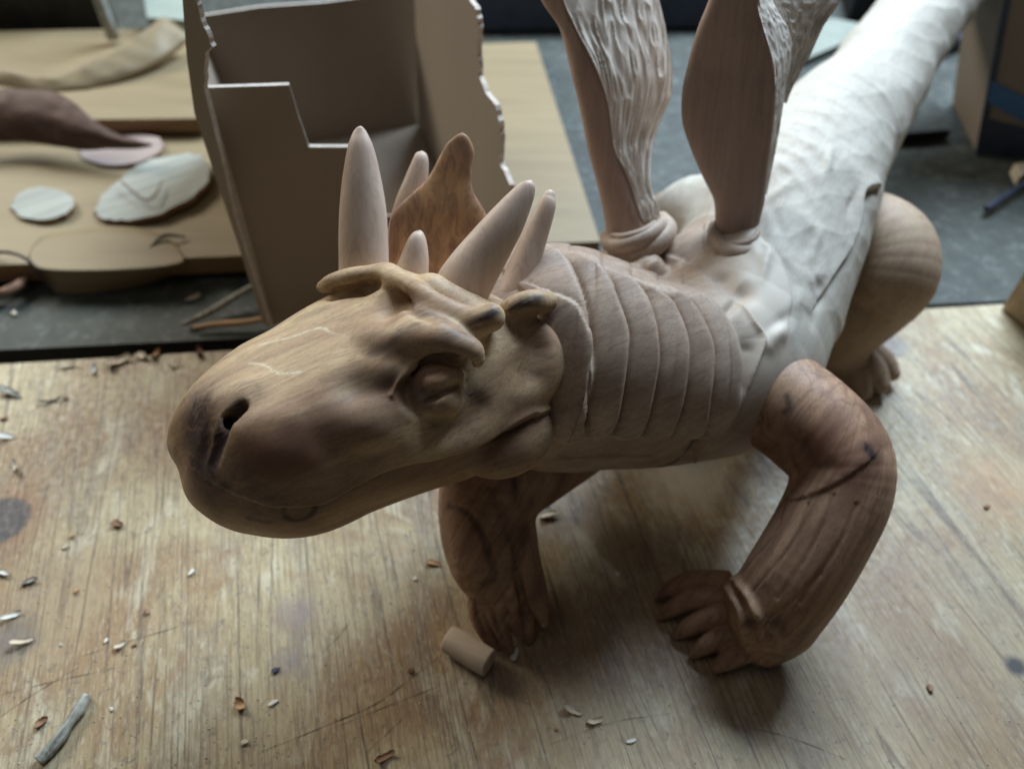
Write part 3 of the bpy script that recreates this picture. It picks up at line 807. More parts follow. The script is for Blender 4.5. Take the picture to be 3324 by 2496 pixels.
# ---- horns and crest
loft("horn", [(722, 640, 836, 640, 39.9, 2.0), (732, 590, 840, 590, 39.8, 2.0), (732, 520, 838, 520, 39.6, 1.9), (734, 450, 834, 450, 39.4, 1.7), (740, 387, 822, 380, 39.2, 1.45), (750, 325, 808, 322, 39.0, 1.0), (760, 292, 795, 291, 38.95, .6), (768, 279, 787, 278.5, 38.9, .35), (777, 273, 780, 273, 38.9, .06)], M_horn, dragon, 2.1)["label"] = "tallest straight pale horn at the front of the crown"
loft("horn", [(826, 600, 880, 610, 42.6, 1.4), (834, 520, 895, 530, 42.4, 1.3), (852, 440, 915, 455, 42.0, 1.1), (872, 390, 924, 396, 41.8, .9), (890, 348, 926, 352, 41.7, .7), (898, 332, 922, 334, 41.7, .4), (908, 327, 914, 327, 41.7, .08)], M_horn, dragon, 2.2)["label"] = "slim pale horn behind the crest"
loft("horn", [(838, 625, 922, 640, 38.9, 1.5), (852, 586, 925, 600, 38.8, 1.5), (866, 553, 926, 560, 38.7, 1.3), (880, 520, 922, 525, 38.6, 1.0), (892, 503, 916, 506, 38.55, .6), (903, 498, 909, 498, 38.5, .1)], M_horn, dragon, 2.1)["label"] = "short stubby pale horn between the ridges"
loft("horn", [(920, 655, 1020, 720, 38.3, 2.2), (940, 603, 1046, 662, 38.2, 2.2), (970, 556, 1086, 582, 38.0, 2.0), (1033, 484, 1128, 500, 37.7, 1.6), (1085, 430, 1150, 440, 37.5, 1.1), (1118, 400, 1156, 412, 37.4, .7), (1136, 391, 1154, 399, 37.4, .4), (1147, 389, 1150, 391, 37.4, .06)], M_horn, dragon, 2.1)["label"] = "thick slanting pale horn over the brow"
loft("horn", [(1045, 700, 1130, 690, 40.2, 1.8), (1062, 645, 1146, 640, 40.1, 1.8), (1090, 590, 1163, 585, 40.0, 1.6), (1128, 500, 1184, 512, 39.8, 1.2), (1160, 442, 1200, 452, 39.6, .8), (1172, 422, 1200, 430, 39.6, .55), (1180, 413, 1198, 417, 39.6, .35), (1189, 410, 1192, 411, 39.6, .06)], M_horn, dragon, 2.1)["label"] = "narrow amber sided horn beside the cheek"
loft("crest", [(838, 620, 985, 650, 41.2, .9), (840, 560, 1020, 590, 41.2, .95), (842, 490, 1060, 500, 41.1, .95), (857, 450, 1050, 462, 41.0, .9), (921, 389, 1022, 411, 40.9, .8), (950, 338, 1018, 370, 40.8, .75), (965, 312, 1024, 328, 40.75, .7), (982, 297, 1014, 300, 40.7, .6), (996, 289, 1001, 289, 40.7, .3)], M_crest, dragon, 3.2, nu=48)["label"] = "flat amber fin standing between the horns"

# ---- wings
def gouged(name, rows, mat, parent, thick=0.45, seed=1, amp=0.11, nu=70, sub=34, du=22.0, dv=1.9, bulge=0.0):
    """thin carved web between two traced edges: rows (xl,yl,dl,xr,yr,dr), with long gouge cuts"""
    R = catmull(np.array(rows, float), sub); n = len(R)
    A = np.array([P(r[0], r[1], r[2]) for r in R]); B = np.array([P(r[3], r[4], r[5]) for r in R])
    u = np.linspace(0, 1, nu)[None, :, None]
    G = A[:, None] * (1 - u) + B[:, None] * u
    gu = np.gradient(G, axis=1); gv = np.gradient(G, axis=0)
    nn = np.cross(gu, gv); nn /= np.linalg.norm(nn, axis=2, keepdims=True) + 1e-9
    if (nn.mean((0, 1)) @ FWD) > 0: nn = -nn
    G = G + nn * bulge * np.sin(u * math.pi)
    U = np.broadcast_to(np.linspace(0, 1, nu)[None], (n, nu)); Vv = np.broadcast_to(np.linspace(0, 1, n)[:, None], (n, nu))
    q = np.stack([U.ravel() * du + Vv.ravel() * du * 0.55, Vv.ravel() * dv * 6 , np.zeros(n * nu)], 1)
    q2 = vnoise(q * 0.5, seed) * 0.7
    r = 1 - np.abs(vnoise(q + np.stack([q2, q2 * 0, q2 * 0], 1), seed + 1)) * 2
    r2_ = 1 - np.abs(vnoise(q * np.array([2.1, 1.7, 1]), seed + 2)) * 2
    hgt = (r * amp + r2_ * amp * 0.15).reshape(n, nu, 1)
    edge = np.minimum(1, np.minimum(u, 1 - u) * 12)
    front = G + nn * (hgt * (0.35 + 0.65 * edge)); back = G - nn * thick * (0.25 + 0.75 * edge)
    V = np.vstack([front.reshape(-1, 3), back.reshape(-1, 3)])
    Fc = []
    i, j = np.meshgrid(np.arange(n - 1), np.arange(nu - 1), indexing='ij'); i = i.ravel(); j = j.ravel()
    f0 = np.stack([i * nu + j, i * nu + j + 1, (i + 1) * nu + j + 1, (i + 1) * nu + j], 1)
    Fc = [f0, f0[:, ::-1] + n * nu]
    def rim(a): a = np.array(a); return np.stack([a[:-1], a[:-1] + n * nu, a[1:] + n * nu, a[1:]], 1)
    Fc += [rim(np.arange(nu))[:, ::-1], rim(np.arange(nu) + (n - 1) * nu), rim(np.arange(n) * nu), rim(np.arange(n) * nu + nu - 1)[:, ::-1]]
    return mesh_np(name, V, np.vstack(Fc), mat, parent)

wl = empty("wing"); wl.parent = dragon
loft("wing_bone", [(1150, -70, 1215, -75, 42.5, 1.6), (1168, 0, 1226, 0, 43.3, 1.6), (1209, 64, 1250, 62, 44.2, 1.6), (1234, 161, 1296, 155, 45.4, 1.7), (1252, 235, 1320, 232, 46.6, 1.8), (1268, 318, 1332, 318, 47.8, 1.9), (1287, 390, 1360, 385, 48.9, 2.0), (1302, 454, 1385, 460, 49.8, 2.1), (1310, 505, 1402, 492, 50.4, 2.2), (1316, 540, 1410, 520, 50.8, 2.2)], M_wing, wl, 2.6, wob=0.05, seed=4)
gouged("wing_web", [(1205, -70, 41.7, 1410, -75, 46.0), (1218, 0, 42.5, 1424, 0, 46.6), (1244, 59, 43.3, 1440, 70, 47.2), (1290, 151, 44.5, 1452, 160, 47.9), (1316, 230, 45.8, 1447, 215, 48.4), (1327, 318, 47.0, 1412, 300, 49.0), (1356, 376, 48.0, 1405, 391, 49.4), (1384, 462, 49.1, 1424, 455, 50.2), (1396, 492, 49.8, 1428, 482, 50.6)], M_gouge, wl, seed=11, amp=0.085, nu=90, sub=40)
wr = empty("wing"); wr.parent = dragon
loft("wing_bone", [(1556, -80, 1636, -80, 41.2, .8), (1532, 0, 1640, 0, 42.0, .9), (1507, 64, 1650, 60, 42.7, 1.0), (1486, 140, 1678, 142, 43.7, 1.1), (1474, 200, 1676, 205, 44.4, 1.3), (1474, 262, 1670, 272, 45.2, 1.5), (1493, 325, 1662, 335, 46.1, 1.7), (1522, 391, 1654, 396, 47.1, 2.0), (1544, 437, 1648, 430, 47.8, 2.2), (1547, 480, 1636, 480, 48.6, 2.4), (1546, 515, 1634, 520, 49.2, 2.6), (1548, 550, 1636, 550, 49.6, 2.6)], M_wing, wr, 3.0, nu=48, wob=0.04, seed=8)
gouged("wing_edge", [(1628, -80, 41.0, 1650, -80, 42.6), (1634, 0, 41.7, 1668, 0, 43.2), (1649, 60, 42.4, 1700, 55, 43.9), (1672, 142, 43.3, 1711, 112, 44.6), (1673, 215, 44.2, 1694, 215, 45.5), (1667, 300, 45.4, 1680, 300, 46.5), (1652, 420, 47.3, 1656, 420, 47.9)], M_gouge, wr, thick=0.5, seed=21, amp=0.05, nu=24)
gouged("wing_web", [(1640, -80, 43.4, 1838, -80, 45.4), (1655, 0, 44.0, 1815, 0, 45.8), (1690, 50, 44.6, 1781, 55, 46.2), (1700, 100, 45.1, 1745, 130, 46.8), (1690, 180, 45.9, 1712, 190, 47.2), (1688, 215, 46.3, 1698, 224, 47.4)], M_gouge, wr, seed=31, amp=0.08)

def torus_part(name, path, r, mat, parent, k=10):
    f = Field(); ch = Chain([(x, y, d, rr * r) for x, y, d, rr in path], 5); f.add(ch)
    lo, hi = bounds([ch.A], .3); V, Fc, N = polygonise(f, lo, hi, 0.13); z = np.zeros(len(V))
    return mesh_np(name, V, Fc, mat, parent, N, {'stain': z, 'red': z, 'pale': z, 'lite': z + .15})
torus_part("wing_collar", [(1308, 512, 50.6, .8), (1318, 528, 49.4, 1), (1350, 530, 48.6, 1.1), (1395, 512, 48.7, 1.1), (1425, 490, 49.6, .9), (1430, 478, 50.9, .6)], 17, M_neck, wl)
torus_part("wing_collar", [(1306, 556, 51.2, .9), (1330, 556, 50.0, 1.2), (1375, 548, 49.2, 1.4), (1420, 524, 49.4, 1.3), (1442, 496, 50.4, 1.1), (1430, 472, 51.4, .8)], 19, M_neck, wl)
torus_part("wing_collar", [(1542, 488, 49.2, .7), (1548, 522, 48.0, 1.1), (1578, 547, 47.1, 1.3), (1618, 547, 47.1, 1.3), (1640, 522, 48.0, 1.0), (1644, 492, 49.2, .6)], 17, M_neck, wr)
torus_part("wing_collar", [(1529, 488, 50.2, .6), (1528, 525, 48.6, .8), (1548, 560, 47.4, 1.0), (1595, 582, 46.9, 1.1), (1640, 572, 47.3, 1.1), (1658, 540, 48.6, .9), (1652, 500, 50.2, .6)], 15, M_neck, wr)

# ------------------------------------------------------------------ bench, boards, box and everything lying about
def bench_mat():
    t = NT('worn_bench_wood')
    g = (-0.26, 1.0, 0.0)
    v1 = t.vec(g, (0.035, 1, 1)); v2 = t.vec(g, (0.10, 1, 1)); vi = t.vec(g, (1, 1, 1))
    big = t.noise(vi, 0.085, 5, 0.65, 0.6)
    col = t.mix(t.ramp(big, [(0.42, 0.0), (0.58, 1.0)]), (0.50, 0.405, 0.24), (0.34, 0.22, 0.112))
    b2 = t.noise(t.vec(g, (0.4, 1, 1)), 0.22, 5, 0.65, 1.2)
    col = t.mix(t.math('MULTIPLY', t.ramp(b2, [(0.50, 0.0), (0.66, 1.0)]), 0.55), col, (0.24, 0.20, 0.165))
    b3 = t.noise(t.vec(g, (0.5, 1, 1)), 0.33, 5, 0.65, 0.8)
    col = t.mix(t.math('MULTIPLY', t.ramp(b3, [(0.55, 0.0), (0.64, 1.0)]), 0.6), col, (0.66, 0.60, 0.44))
    b4 = t.noise(vi, 0.20, 3, 0.6, 0.4)
    col = t.mix(t.math('MULTIPLY', t.ramp(b4, [(0.60, 0.0), (0.74, 1.0)]), 0.45), col, (0.36, 0.155, 0.06))
    # growth lines running away from the viewer, bending round knots
    w1 = t.noise(v1, 0.16, 2, 0.5, 0.25)
    ln = t.math('SINE', t.math('MULTIPLY', w1, 210.0))
    ln = t.ramp(ln, [(0.0, 0.0), (0.80, 0.0), (0.97, 1.0)])
    msk = t.ramp(t.noise(v2, 0.8, 3, 0.6), [(0.38, 0.0), (0.6, 1.0)])
    lines = t.math('MULTIPLY', ln, msk)
    col = t.mix(t.math('MULTIPLY', lines, 0.80), col, (0.10, 0.068, 0.048))
    st = t.noise(t.vec(g, (0.045, 1, 1)), 4.6, 4, 0.7)
    col = t.mix(t.math('MULTIPLY', t.ramp(st, [(0.48, 0.0), (0.64, 1.0)]), 0.62), col, (0.16, 0.11, 0.07))
    st2 = t.noise(t.vec(g, (0.16, 1, 1)), 7.0, 4, 0.75)
    col = t.mix(t.math('MULTIPLY', t.ramp(st2, [(0.52, 0.0), (0.66, 1.0)]), 0.50), col, (0.70, 0.62, 0.44))
    # dots, smudges and ground-in dirt
    d1 = t.noise(vi, 1.5, 4, 0.75, 0.6)
    col = t.mix(t.math('MULTIPLY', t.ramp(d1, [(0.57, 0.0), (0.67, 1.0)]), 0.62), col, (0.12, 0.105, 0.095))
    d2 = t.noise(vi, 5.5, 2, 0.5)
    col = t.mix(t.math('MULTIPLY', t.ramp(d2, [(0.67, 0.0), (0.74, 1.0)]), 0.8), col, (0.07, 0.06, 0.055))
    d3 = t.noise(t.vec((0.3, 1, 0), (0.2, 1, 1)), 0.9, 3, 0.7, 1.5)
    col = t.mix(t.math('MULTIPLY', t.ramp(d3, [(0.66, 0.0), (0.74, 1.0)]), 0.4), col, (0.16, 0.15, 0.16))
    # stains, dark patches and pale patches with places of their own
    def spot(px, py, r, c, a, hard=0.75, nz=0.5):
        nonlocal col
        q = T(px, py, 0); vs = t.n('VectorMath', operation='DISTANCE'); t.L(t.tc.outputs['Object'], vs.inputs[0]); vs.inputs[1].default_value = tuple(q * CM)
        dd = t.math('ADD', t.math('MULTIPLY', vs.outputs['Value'], 100.0), t.math('MULTIPLY', t.math('SUBTRACT', t.noise(vi, 0.9, 4, 0.6), 0.5), nz * r))
        m = t.ramp(t.math('DIVIDE', dd, r), [(hard, 1.0), (1.0, 0.0)])
        col = t.mix(t.math('MULTIPLY', m, a), col, c)
    spot(15, 1120, 3.6, (0.27, 0.12, 0.06), 0.6, 0.4)
    spot(0, 1125, 2.1, (0.05, 0.055, 0.065), 0.9, 0.85, 0.2)
    spot(30, 1380, 2.0, (0.12, 0.13, 0.14), 0.7, 0.4, 1.0)
    spot(640, 1330, 2.1, (0.26, 0.20, 0.21), 0.6, 0.2, 1.5)
    spot(630, 1430, 1.6, (0.30, 0.26, 0.27), 0.5, 0.2, 1.5)
    spot(1480, 1010, 5.0, (0.62, 0.57, 0.50), 0.55, 0.3, 1.0)
    spot(1500, 980, 2.0, (0.20, 0.24, 0.27), 0.5, 0.2, 1.0)
    spot(1920, 745, 2.0, (0.16, 0.15, 0.17), 0.6, 0.5, 1.0)
    spot(1300, 1150, 5.0, (0.20, 0.17, 0.13), 0.35, 0.2, 1.2)
    spot(1260, 1520, 9.0, (0.23, 0.15, 0.085), 0.45, 0.2, 0.8)
    spot(1950, 1450, 17.0, (0.22, 0.15, 0.095), 0.55, 0.2, 0.6)  # broad brown darkening over the lower right
    spot(2150, 1060, 4.0, (0.50, 0.26, 0.11), 0.4, 0.2, 1.0)
    spot(130, 1300, 6.0, (0.30, 0.185, 0.10), 0.45, 0.2, 1.0)
    spot(2195, 1438, 0.8, (0.03, 0.03, 0.035), 0.9, 0.4, 0.5)
    rg = t.ramp(t.noise(vi, 2.0, 4), [(0.3, 0.38), (0.7, 0.62)])
    h = t.math('SUBTRACT', t.math('MULTIPLY', st2, 0.5), t.math('ADD', t.math('MULTIPLY', lines, 0.5), t.math('MULTIPLY', st, 0.5)))
    return t.out(col, rg, t.bump(h, 0.55, 0.035), 0.45)
M_bench = bench_mat()

def simple(name, col, var=0.25, scale=1.0, rough=0.7, grain=None, spec=0.3, dust=0.0, bump=0.02):
    t = NT(name); v = t.vec(grain or (1, 0, 0), (0.12 if grain else 1, 1, 1))
    n = t.noise(v, scale, 4, 0.6, 0.4)
    c = t.mix(t.ramp(n, [(0.3, 0.0), (0.7, 1.0)]), tuple(min(1, k * (1 + var)) for k in col), tuple(k * (1 - var) for k in col))
    n2 = t.noise(v, scale * 7, 3, 0.7)
    c = t.mix(t.math('MULTIPLY', t.ramp(n2, [(0.5, 0.0), (0.7, 1.0)]), var), c, tuple(k * 0.6 for k in col))
    if dust:
        n3 = t.noise(t.vec((1, 0, 0)), 0.8, 5, 0.75)
        c = t.mix(t.math('MULTIPLY', t.ramp(n3, [(0.52, 0.0), (0.68, 1.0)]), dust), c, (0.30, 0.31, 0.29))
    return t.out(c, rough, t.bump(n2, 0.4, bump), spec)
M_rear = simple('grey_painted_bench', (0.058, 0.064, 0.056), 0.25, 0.5, 0.6, None, 0.3, 0.3)
M_black = simple('black_and_gap_shade', (0.010, 0.010, 0.012), 0.3, 1, 0.7)  # plain black for dark things, also paints the shade in the bench gap
M_board = simple('yellow_pine', (0.27, 0.205, 0.118), 0.13, 0.5, 0.5, (1, -0.05, 0))
M_edge = simple('shaded_pine_edge', (0.25, 0.15, 0.075), 0.3, 1.2, 0.7, (1, 0, 0))
M_card = simple('brown_cardboard', (0.27, 0.215, 0.165), 0.04, 0.25, 0.8, (0, 0, 1))
M_cut = simple('torn_cardboard_edge', (0.52, 0.46, 0.40), 0.2, 2.0, 0.9)
M_bark = simple('dark_bark', (0.10, 0.055, 0.040), 0.4, 0.9, 0.6, (1, 0, 0))
M_pale = simple('pale_offcut', (0.34, 0.345, 0.30), 0.25, 0.9, 0.6, (1, 0.6, 0))
M_pink = simple('pinkish_offcut', (0.36, 0.28, 0.25), 0.12, 0.9, 0.6, (1, 0.2, 0))
M_shav = simple('pale_shaving', (0.62, 0.52, 0.38), 0.25, 2.0, 0.6, (1, 0, 0))
M_shav2 = simple('amber_shaving', (0.46, 0.27, 0.13), 0.3, 2.0, 0.5, (1, 0, 0))
M_shav3 = simple('brown_chip', (0.27, 0.15, 0.09), 0.35, 2.0, 0.6, (1, 0, 0))
M_shav4 = simple('whitish_crumb', (0.72, 0.69, 0.62), 0.15, 2.0, 0.6)
M_grey = simple('grey_twig_bark', (0.33, 0.32, 0.27), 0.75, 5.0, 0.85, (0.4, 1, 0), bump=.06)
M_dowel = simple('dowel_wood', (0.56, 0.44, 0.33), 0.15, 1.2, 0.6, (1, -0.4, 0))
M_blue = simple('blue_tape', (0.06, 0.16, 0.32), 0.15, 0.6, 0.4)
M_slate = simple('dark_blue_grey', (0.045, 0.055, 0.085), 0.2, 0.5, 0.5)
M_block = simple('rough_sawn_block', (0.46, 0.34, 0.21), 0.3, 0.9, 0.7, (0.7, 0.2, 0.6))
M_curl = simple('dark_wire', (0.06, 0.05, 0.045), 0.3, 1, 0.5)
M_veneer = simple('thin_veneer', (0.47, 0.39, 0.27), 0.1, 0.7, 0.6, (1, 0, 0))
M_scr = simple('scratch_line', (0.17, 0.12, 0.08), 0.4, 2.0, 0.8)

e0 = T(0, 787, 0); e1 = T(2170, 657, 0); ed = (e1 - e0) / np.linalg.norm(e1 - e0)
A0 = e0 - ed * 90; A1 = e1 + ed * 90
bench = solid("bench_top", [(A0[0], -45, 0), (A1[0], -45, 0), A1, A0], (0, 0, -3.2), M_bench); tag(bench, kind='structure')
g0 = T(0, 756, -0.4); g1 = T(2170, 650, -0.4); gd = (g1 - g0) / np.linalg.norm(g1 - g0)
rear = solid("rear_bench", [g0 - gd * 90, g1 + gd * 120, g1 + gd * 120 + np.array([0, 230, 0]), g0 - gd * 90 + np.array([0, 230, 0])], (0, 0, -2.5), M_rear); tag(rear, kind='structure')
rear.data.materials.append(M_black)
for p in rear.data.polygons:
    if abs(p.normal.z) < 0.5: p.material_index = 1  # side faces black: shade of the gap put into the colour
fl = solid("floor", [(-300, -200, -70), (300, -200, -70), (300, 400, -70), (-300, 400, -70)], (0, 0, -2), M_black); tag(fl, kind='structure')
cl = solid("gap_shadow_slab", [A0 + np.array([0, -2, -6.0]), A1 + np.array([0, -2, -6.0]), A1 + np.array([0, 8, -6.0]), A0 + np.array([0, 8, -6.0])], (0, 0, -2), M_black); tag(cl, kind='structure'); cl.name = "added_gap_slab"  # black slab added below the gap to stand for its shade

# knife scratches in the bench surface
def ribbon(name, path, wd, z, mat, parent=None):
    A = catmull(np.array([T(x, y, z) for x, y in path]), 6); n = len(A); V = []
    for i in range(n):
        tg = A[min(i + 1, n - 1)] - A[max(i - 1, 0)]; s_ = np.array([-tg[1], tg[0], 0]); s_ /= np.linalg.norm(s_) + 1e-9
        ww = wd * (0.25 + 0.75 * math.sin(math.pi * (i + .5) / n)) * (0.6 + 0.4 * math.sin(i * 1.7))
        V += [A[i] - s_ * ww, A[i] + s_ * ww]
    Fc = [(2 * i, 2 * i + 1, 2 * i + 3, 2 * i + 2) for i in range(n - 1)]
    return mesh_np(name, V, Fc, mat, parent, smooth=False)
for k, (pth, wd) in enumerate([([(560, 1625), (700, 1568), (810, 1520), (880, 1470), (960, 1408)], .05), ([(720, 1572), (860, 1515), (1000, 1462)], .035), ([(170, 1418), (300, 1378), (435, 1338)], .04),
        ([(0, 1548), (70, 1500), (170, 1440)], .05), ([(0, 1500), (120, 1470), (260, 1440)], .03), ([(700, 1405), (735, 1370), (762, 1330)], .04), ([(790, 1625), (850, 1570), (880, 1540)], .03),
        ([(1180, 1610), (1320, 1560), (1450, 1540)], .025), ([(1560, 1560), (1700, 1590), (1830, 1640)], .03), ([(1900, 1230), (1990, 1330), (2060, 1420)], .025), ([(950, 1245), (1010, 1235), (1060, 1250)], .025)]):
    ribbon("scratch", pth, wd * .65, 0.025, M_scr, bench)

# long pine board under the box
F0 = T(-260, 583, 2.2); F1 = T(1297, 522, 2.2); B1 = T(1157, 90, 2.2); B0 = T(-260, 150, 2.2)
bo = solid("pine_board", [F0, F1, B1, B0], (0, 0, -1.9), M_board, origin=None, bevel=0.06, rim=M_edge)
tag(bo, "long yellow pine board lying under the cardboard box with a brown front edge", "board")
b2 = solid("pine_board", [T(-120, 262, 4.3), T(440, 256, 4.3), T(440, 60, 4.3), T(-120, 70, 4.3)], (0, 0, -1.6), M_board, bevel=0.06, rim=M_edge)
tag(b2, "shorter pine board stacked on the long board left of the cardboard box", "board")

# cardboard box, cut open at the front
bx = empty("cardboard_box", T(590, 700, 2.3)); tag(bx, "open brown cardboard box with stepped cut front and torn edges", "box")
def jag(pts, n=4, amp=3.0, seed=1):
    rr = random.Random(seed); out = []
    for (x0, y0), (x1, y1) in zip(pts[:-1], pts[1:]):
        out.append((x0, y0))
        L_ = math.hypot(x1 - x0, y1 - y0); m_ = max(1, int(L_ / 9))
        for q in range(1, m_): out.append((x0 + (x1 - x0) * q / m_ + rr.uniform(-amp, amp), y0 + (y1 - y0) * q / m_ + rr.uniform(-amp, amp) * .6))
    return out + [pts[-1]]
def bpart(name, pts, thick, label=None):
    o = solid(name, [p - BXO for p in pts], thick, M_card, bx, rim=M_cut)
    if label: o['label'] = label
    return o
BXO = T(590, 700, 2.3); a = math.radians(17)
ux = np.array([math.cos(a), math.sin(a), 0]); uy = np.array([-math.sin(a), math.cos(a), 0])
Af = BXO; Bc = T(905, 275, 2.3); W_ = float((Bc - Af) @ ux); D_ = float((Bc - Af) @ uy)
fp = lambda pts: [onplane(x, y, Af, uy) for x, y in pts]
bpart("front_panel", fp([(450, 190), (540, 187), (625, 184), (645, 250), (668, 318), (775, 318), (800, 466)]) + [onplane(1095, 480, Af, uy), Af + ux * (W_ + .2), Af], uy * 0.35)
pb = Af + uy * D_
bpart("back_panel", [onplane(x, y, pb, uy) for x, y in [(418, 38), (560, 16), (700, 6), (905, -22)]] + [Bc, Af + uy * D_], uy * 0.35)
pr = Bc
bpart("side_panel", [onplane(x, y, pr, ux) for x, y in [(893, -80)] + jag([(985, -80), (1008, -10), (1028, 22), (1034, 60), (1031, 110), (1034, 165), (1048, 200), (1070, 228), (1078, 262), (1081, 300), (1078, 350), (1092, 378), (1101, 400), (1099, 440)], amp=1.2)] + [Af + ux * W_, Bc], ux * 0.35, "ragged torn side panel")
bpart("side_panel", [Af, Af + uy * D_, onplane(418, 38, pb, uy), onplane(418, 38, pb, uy) + np.array([0, 0, 1.0]) - uy * 10, onplane(450, 190, Af, uy)], -ux * 0.35)
bpart("base_panel", [Af + ux * .2 + uy * .36, Af + ux * (W_ - .2) + uy * .36, Bc - uy * .2 - ux * .2, Af + uy * (D_ - .3)], np.array([0, 0, 0.35]))
dl = np.array([-0.80, 0.60, 0]); nl = np.array([0.60, 0.80, 0])
pf = Af - ux * 0.5 - uy * 0.1
bpart("flap", [onplane(x, y, pf, nl) for x, y in [(574, 694), (520, 520), (470, 370), (428, 240), (412, 120), (404, 0), (400, -60)] + jag([(428, -60), (433, 0), (446, 45), (468, 98), (452, 112), (449, 188)], amp=1.6, seed=5) + [(484, 330), (515, 470), (588, 702)]], -nl * 0.3, "splayed side flap with a white torn edge")

# blue taped box and other things to the right
bb = empty("taped_box", T(2112, 335, -0.4)); tag(bb, "cardboard box with a blue tape band at the right edge of the bench", "box")
O2 = T(2112, 335, -0.4); n2 = np.array([-0.15, -0.99, 0.0]); r2v = np.array([0.99, -0.15, 0.0])
q2 = lambda x, y: onplane(x, y, O2, n2) - O2
def bpart2(name, pts, thick, mat): return solid(name, pts, thick, mat, bb)
tl = q2(2178, -60)
bpart2("wall", [q2(2112, 335), q2(2420, 480), q2(2480, -60), tl], -n2 * 12, M_card)
bpart2("base_band", [q2(2112, 335), q2(2420, 480), q2(2436, 330), q2(2128, 255)], n2 * 0.12, M_slate)
bpart2("corner_strip", [q2(2106, 332), q2(2120, 338), q2(2194, -60), q2(2178, -60)], n2 * 0.2, M_slate)
bpart2("tape", [q2(2132, 218), q2(2430, 390), q2(2438, 330), q2(2140, 172)], n2 * 0.25, M_blue)

blk = solid("wood_block", [T(2163, 668, 0.02), T(2330, 800, 0.02), T(2430, 640, 0.02), T(2240, 560, 0.02)], (0, 0, 9.3), M_block, bevel=0.15)
tag(blk, "rough sawn wood block standing at the right end of the front bench", "block")
tr = solid("dark_edged_panel", [T(1940, 290, 1.0), T(2056, 280, 1.0), T(1990, 150, 1.0), T(1900, 165, 1.0)], (0, 0, -1.0), M_rear, rim=M_black); tag(tr, "small grey panel with a black edge lying behind the hind leg", "panel")
tr = solid("grey_sheet", [T(1690, 150, .6), T(1815, 96, .6), T(1900, 60, .6), T(1800, 40, .6), T(1660, 60, .6)], (0, 0, -.6), simple('grey_sheet', (0.26, 0.28, 0.24), .1, .4)); tag(tr, "pale grey sheet lying on the rear bench behind the right wing", "sheet")
sp = solid("toolbox", [T(1030, 70, 0), T(1560, 60, 0), T(1620, -50, 0), T(1000, -50, 0)], (0, 0, 5), M_slate, bevel=.3); tag(sp, "low dark toolbox at the back of the bench between the wings", "toolbox")
sp = solid("toolbox", [T(1830, 50, 0), T(1935, 20, 0), T(2000, -80, 0), T(1800, -80, 0)], (0, 0, 4), M_black, bevel=.3); tag(sp, "black toolbox at the back of the bench left of the tail", "toolbox")
sp = solid("dark_plank", [T(2035, 120, 0), T(2180, 60, 0), T(2180, -90, 0), T(2000, -90, 0)], (0, 0, 1.5), M_slate, bevel=.1); tag(sp, "dark blue grey plank lying right of the tail tip", "plank")
wp = solid("wood_crumb", [T(2180, 375, 0.02), T(2205, 370, 0.02), T(2212, 392, 0.02), T(2192, 402, 0.02)], (0, 0, 1.2), M_shav, bevel=.1); tag(wp, "pale wood crumb at the foot of the taped box", "wood chip")
def tube(name, path, r, mat, label, cat, parent=None, k=8, group=None, wob=0.0):
    A = np.array([list(p) + [q] for p, q in path]); A = catmull(A, 6); n = len(A); V = []
    for i in range(n):
        tg = A[min(i + 1, n - 1), :3] - A[max(i - 1, 0), :3]; tg /= np.linalg.norm(tg)
        s_ = np.cross(tg, (0, 0, 1.0)); s_ /= np.linalg.norm(s_) + 1e-9; u_ = np.cross(s_, tg)
        for j in range(k):
            th = 2 * math.pi * j / k; rr = A[i, 3] * r * (1 + wob * random.uniform(-1, 1))
            V.append(A[i, :3] + (math.cos(th) * s_ + math.sin(th) * u_) * rr)
    c0 = len(V); V += [A[0, :3], A[-1, :3]]
    Fc = [(i * k + j, i * k + (j + 1) % k, (i + 1) * k + (j + 1) % k, (i + 1) * k + j) for i in range(n - 1) for j in range(k)]
    tri = [(c0, (j + 1) % k, j) for j in range(k)] + [(c0 + 1, (n - 1) * k + j, (n - 1) * k + (j + 1) % k) for j in range(k)]
    me = bpy.data.meshes.new(name); org = A[0, :3] if parent is None else np.zeros(3)
    me.from_pydata([tuple((v - org) * CM) for v in V], [], Fc + tri); me.polygons.foreach_set('use_smooth', np.array([True] * len(Fc) + [False] * len(tri)))
    o = link(name, me, mat, parent)
    if parent is None: o.location = org * CM; tag(o, label, cat, group)
    return o
tube("gouge_tool", [(T(2130, 452, 0.4), 1), (T(2170, 425, 0.5), .9), (T(2212, 398, 0.6), .8), (T(2290, 350, 0.7), .8)], 0.35, M_slate, "thin dark tool lying on the grey bench by the taped box", "tool")

# offcuts on the left board
def disc(name, pts, z, th, mat, label, rim):
    A = catmull(np.array(pts + pts[:1], float), 4)[:-1]; rr = random.Random(len(label)); z -= .35; th *= .6
    C_ = A.mean(0); A = C_ + (A - C_) * np.array([[1 + rr.uniform(-.035, .035)] for _ in A])
    o = solid(name, [T(x, y, z + .004 * (x - C_[0]) * .8) for x, y in A], (0, 0, -th), mat, bevel=0.08, rim=rim); tag(o, label, "offcut", "wood offcuts lying on the pine board"); return o
disc("wood_offcut", [(205, 452), (222, 420), (262, 385), (310, 350), (375, 336), (425, 332), (448, 352), (452, 392), (400, 435), (330, 466), (262, 476), (215, 472)], 3.4, 1.0, M_pale, "largest pale oval wood offcut beside the cardboard box", M_edge)
disc("wood_offcut", [(22, 446), (40, 418), (85, 404), (140, 414), (163, 438), (140, 462), (95, 474), (45, 468)], 3.1, .8, M_pale, "small pale oval wood offcut at the left of the board", M_edge)
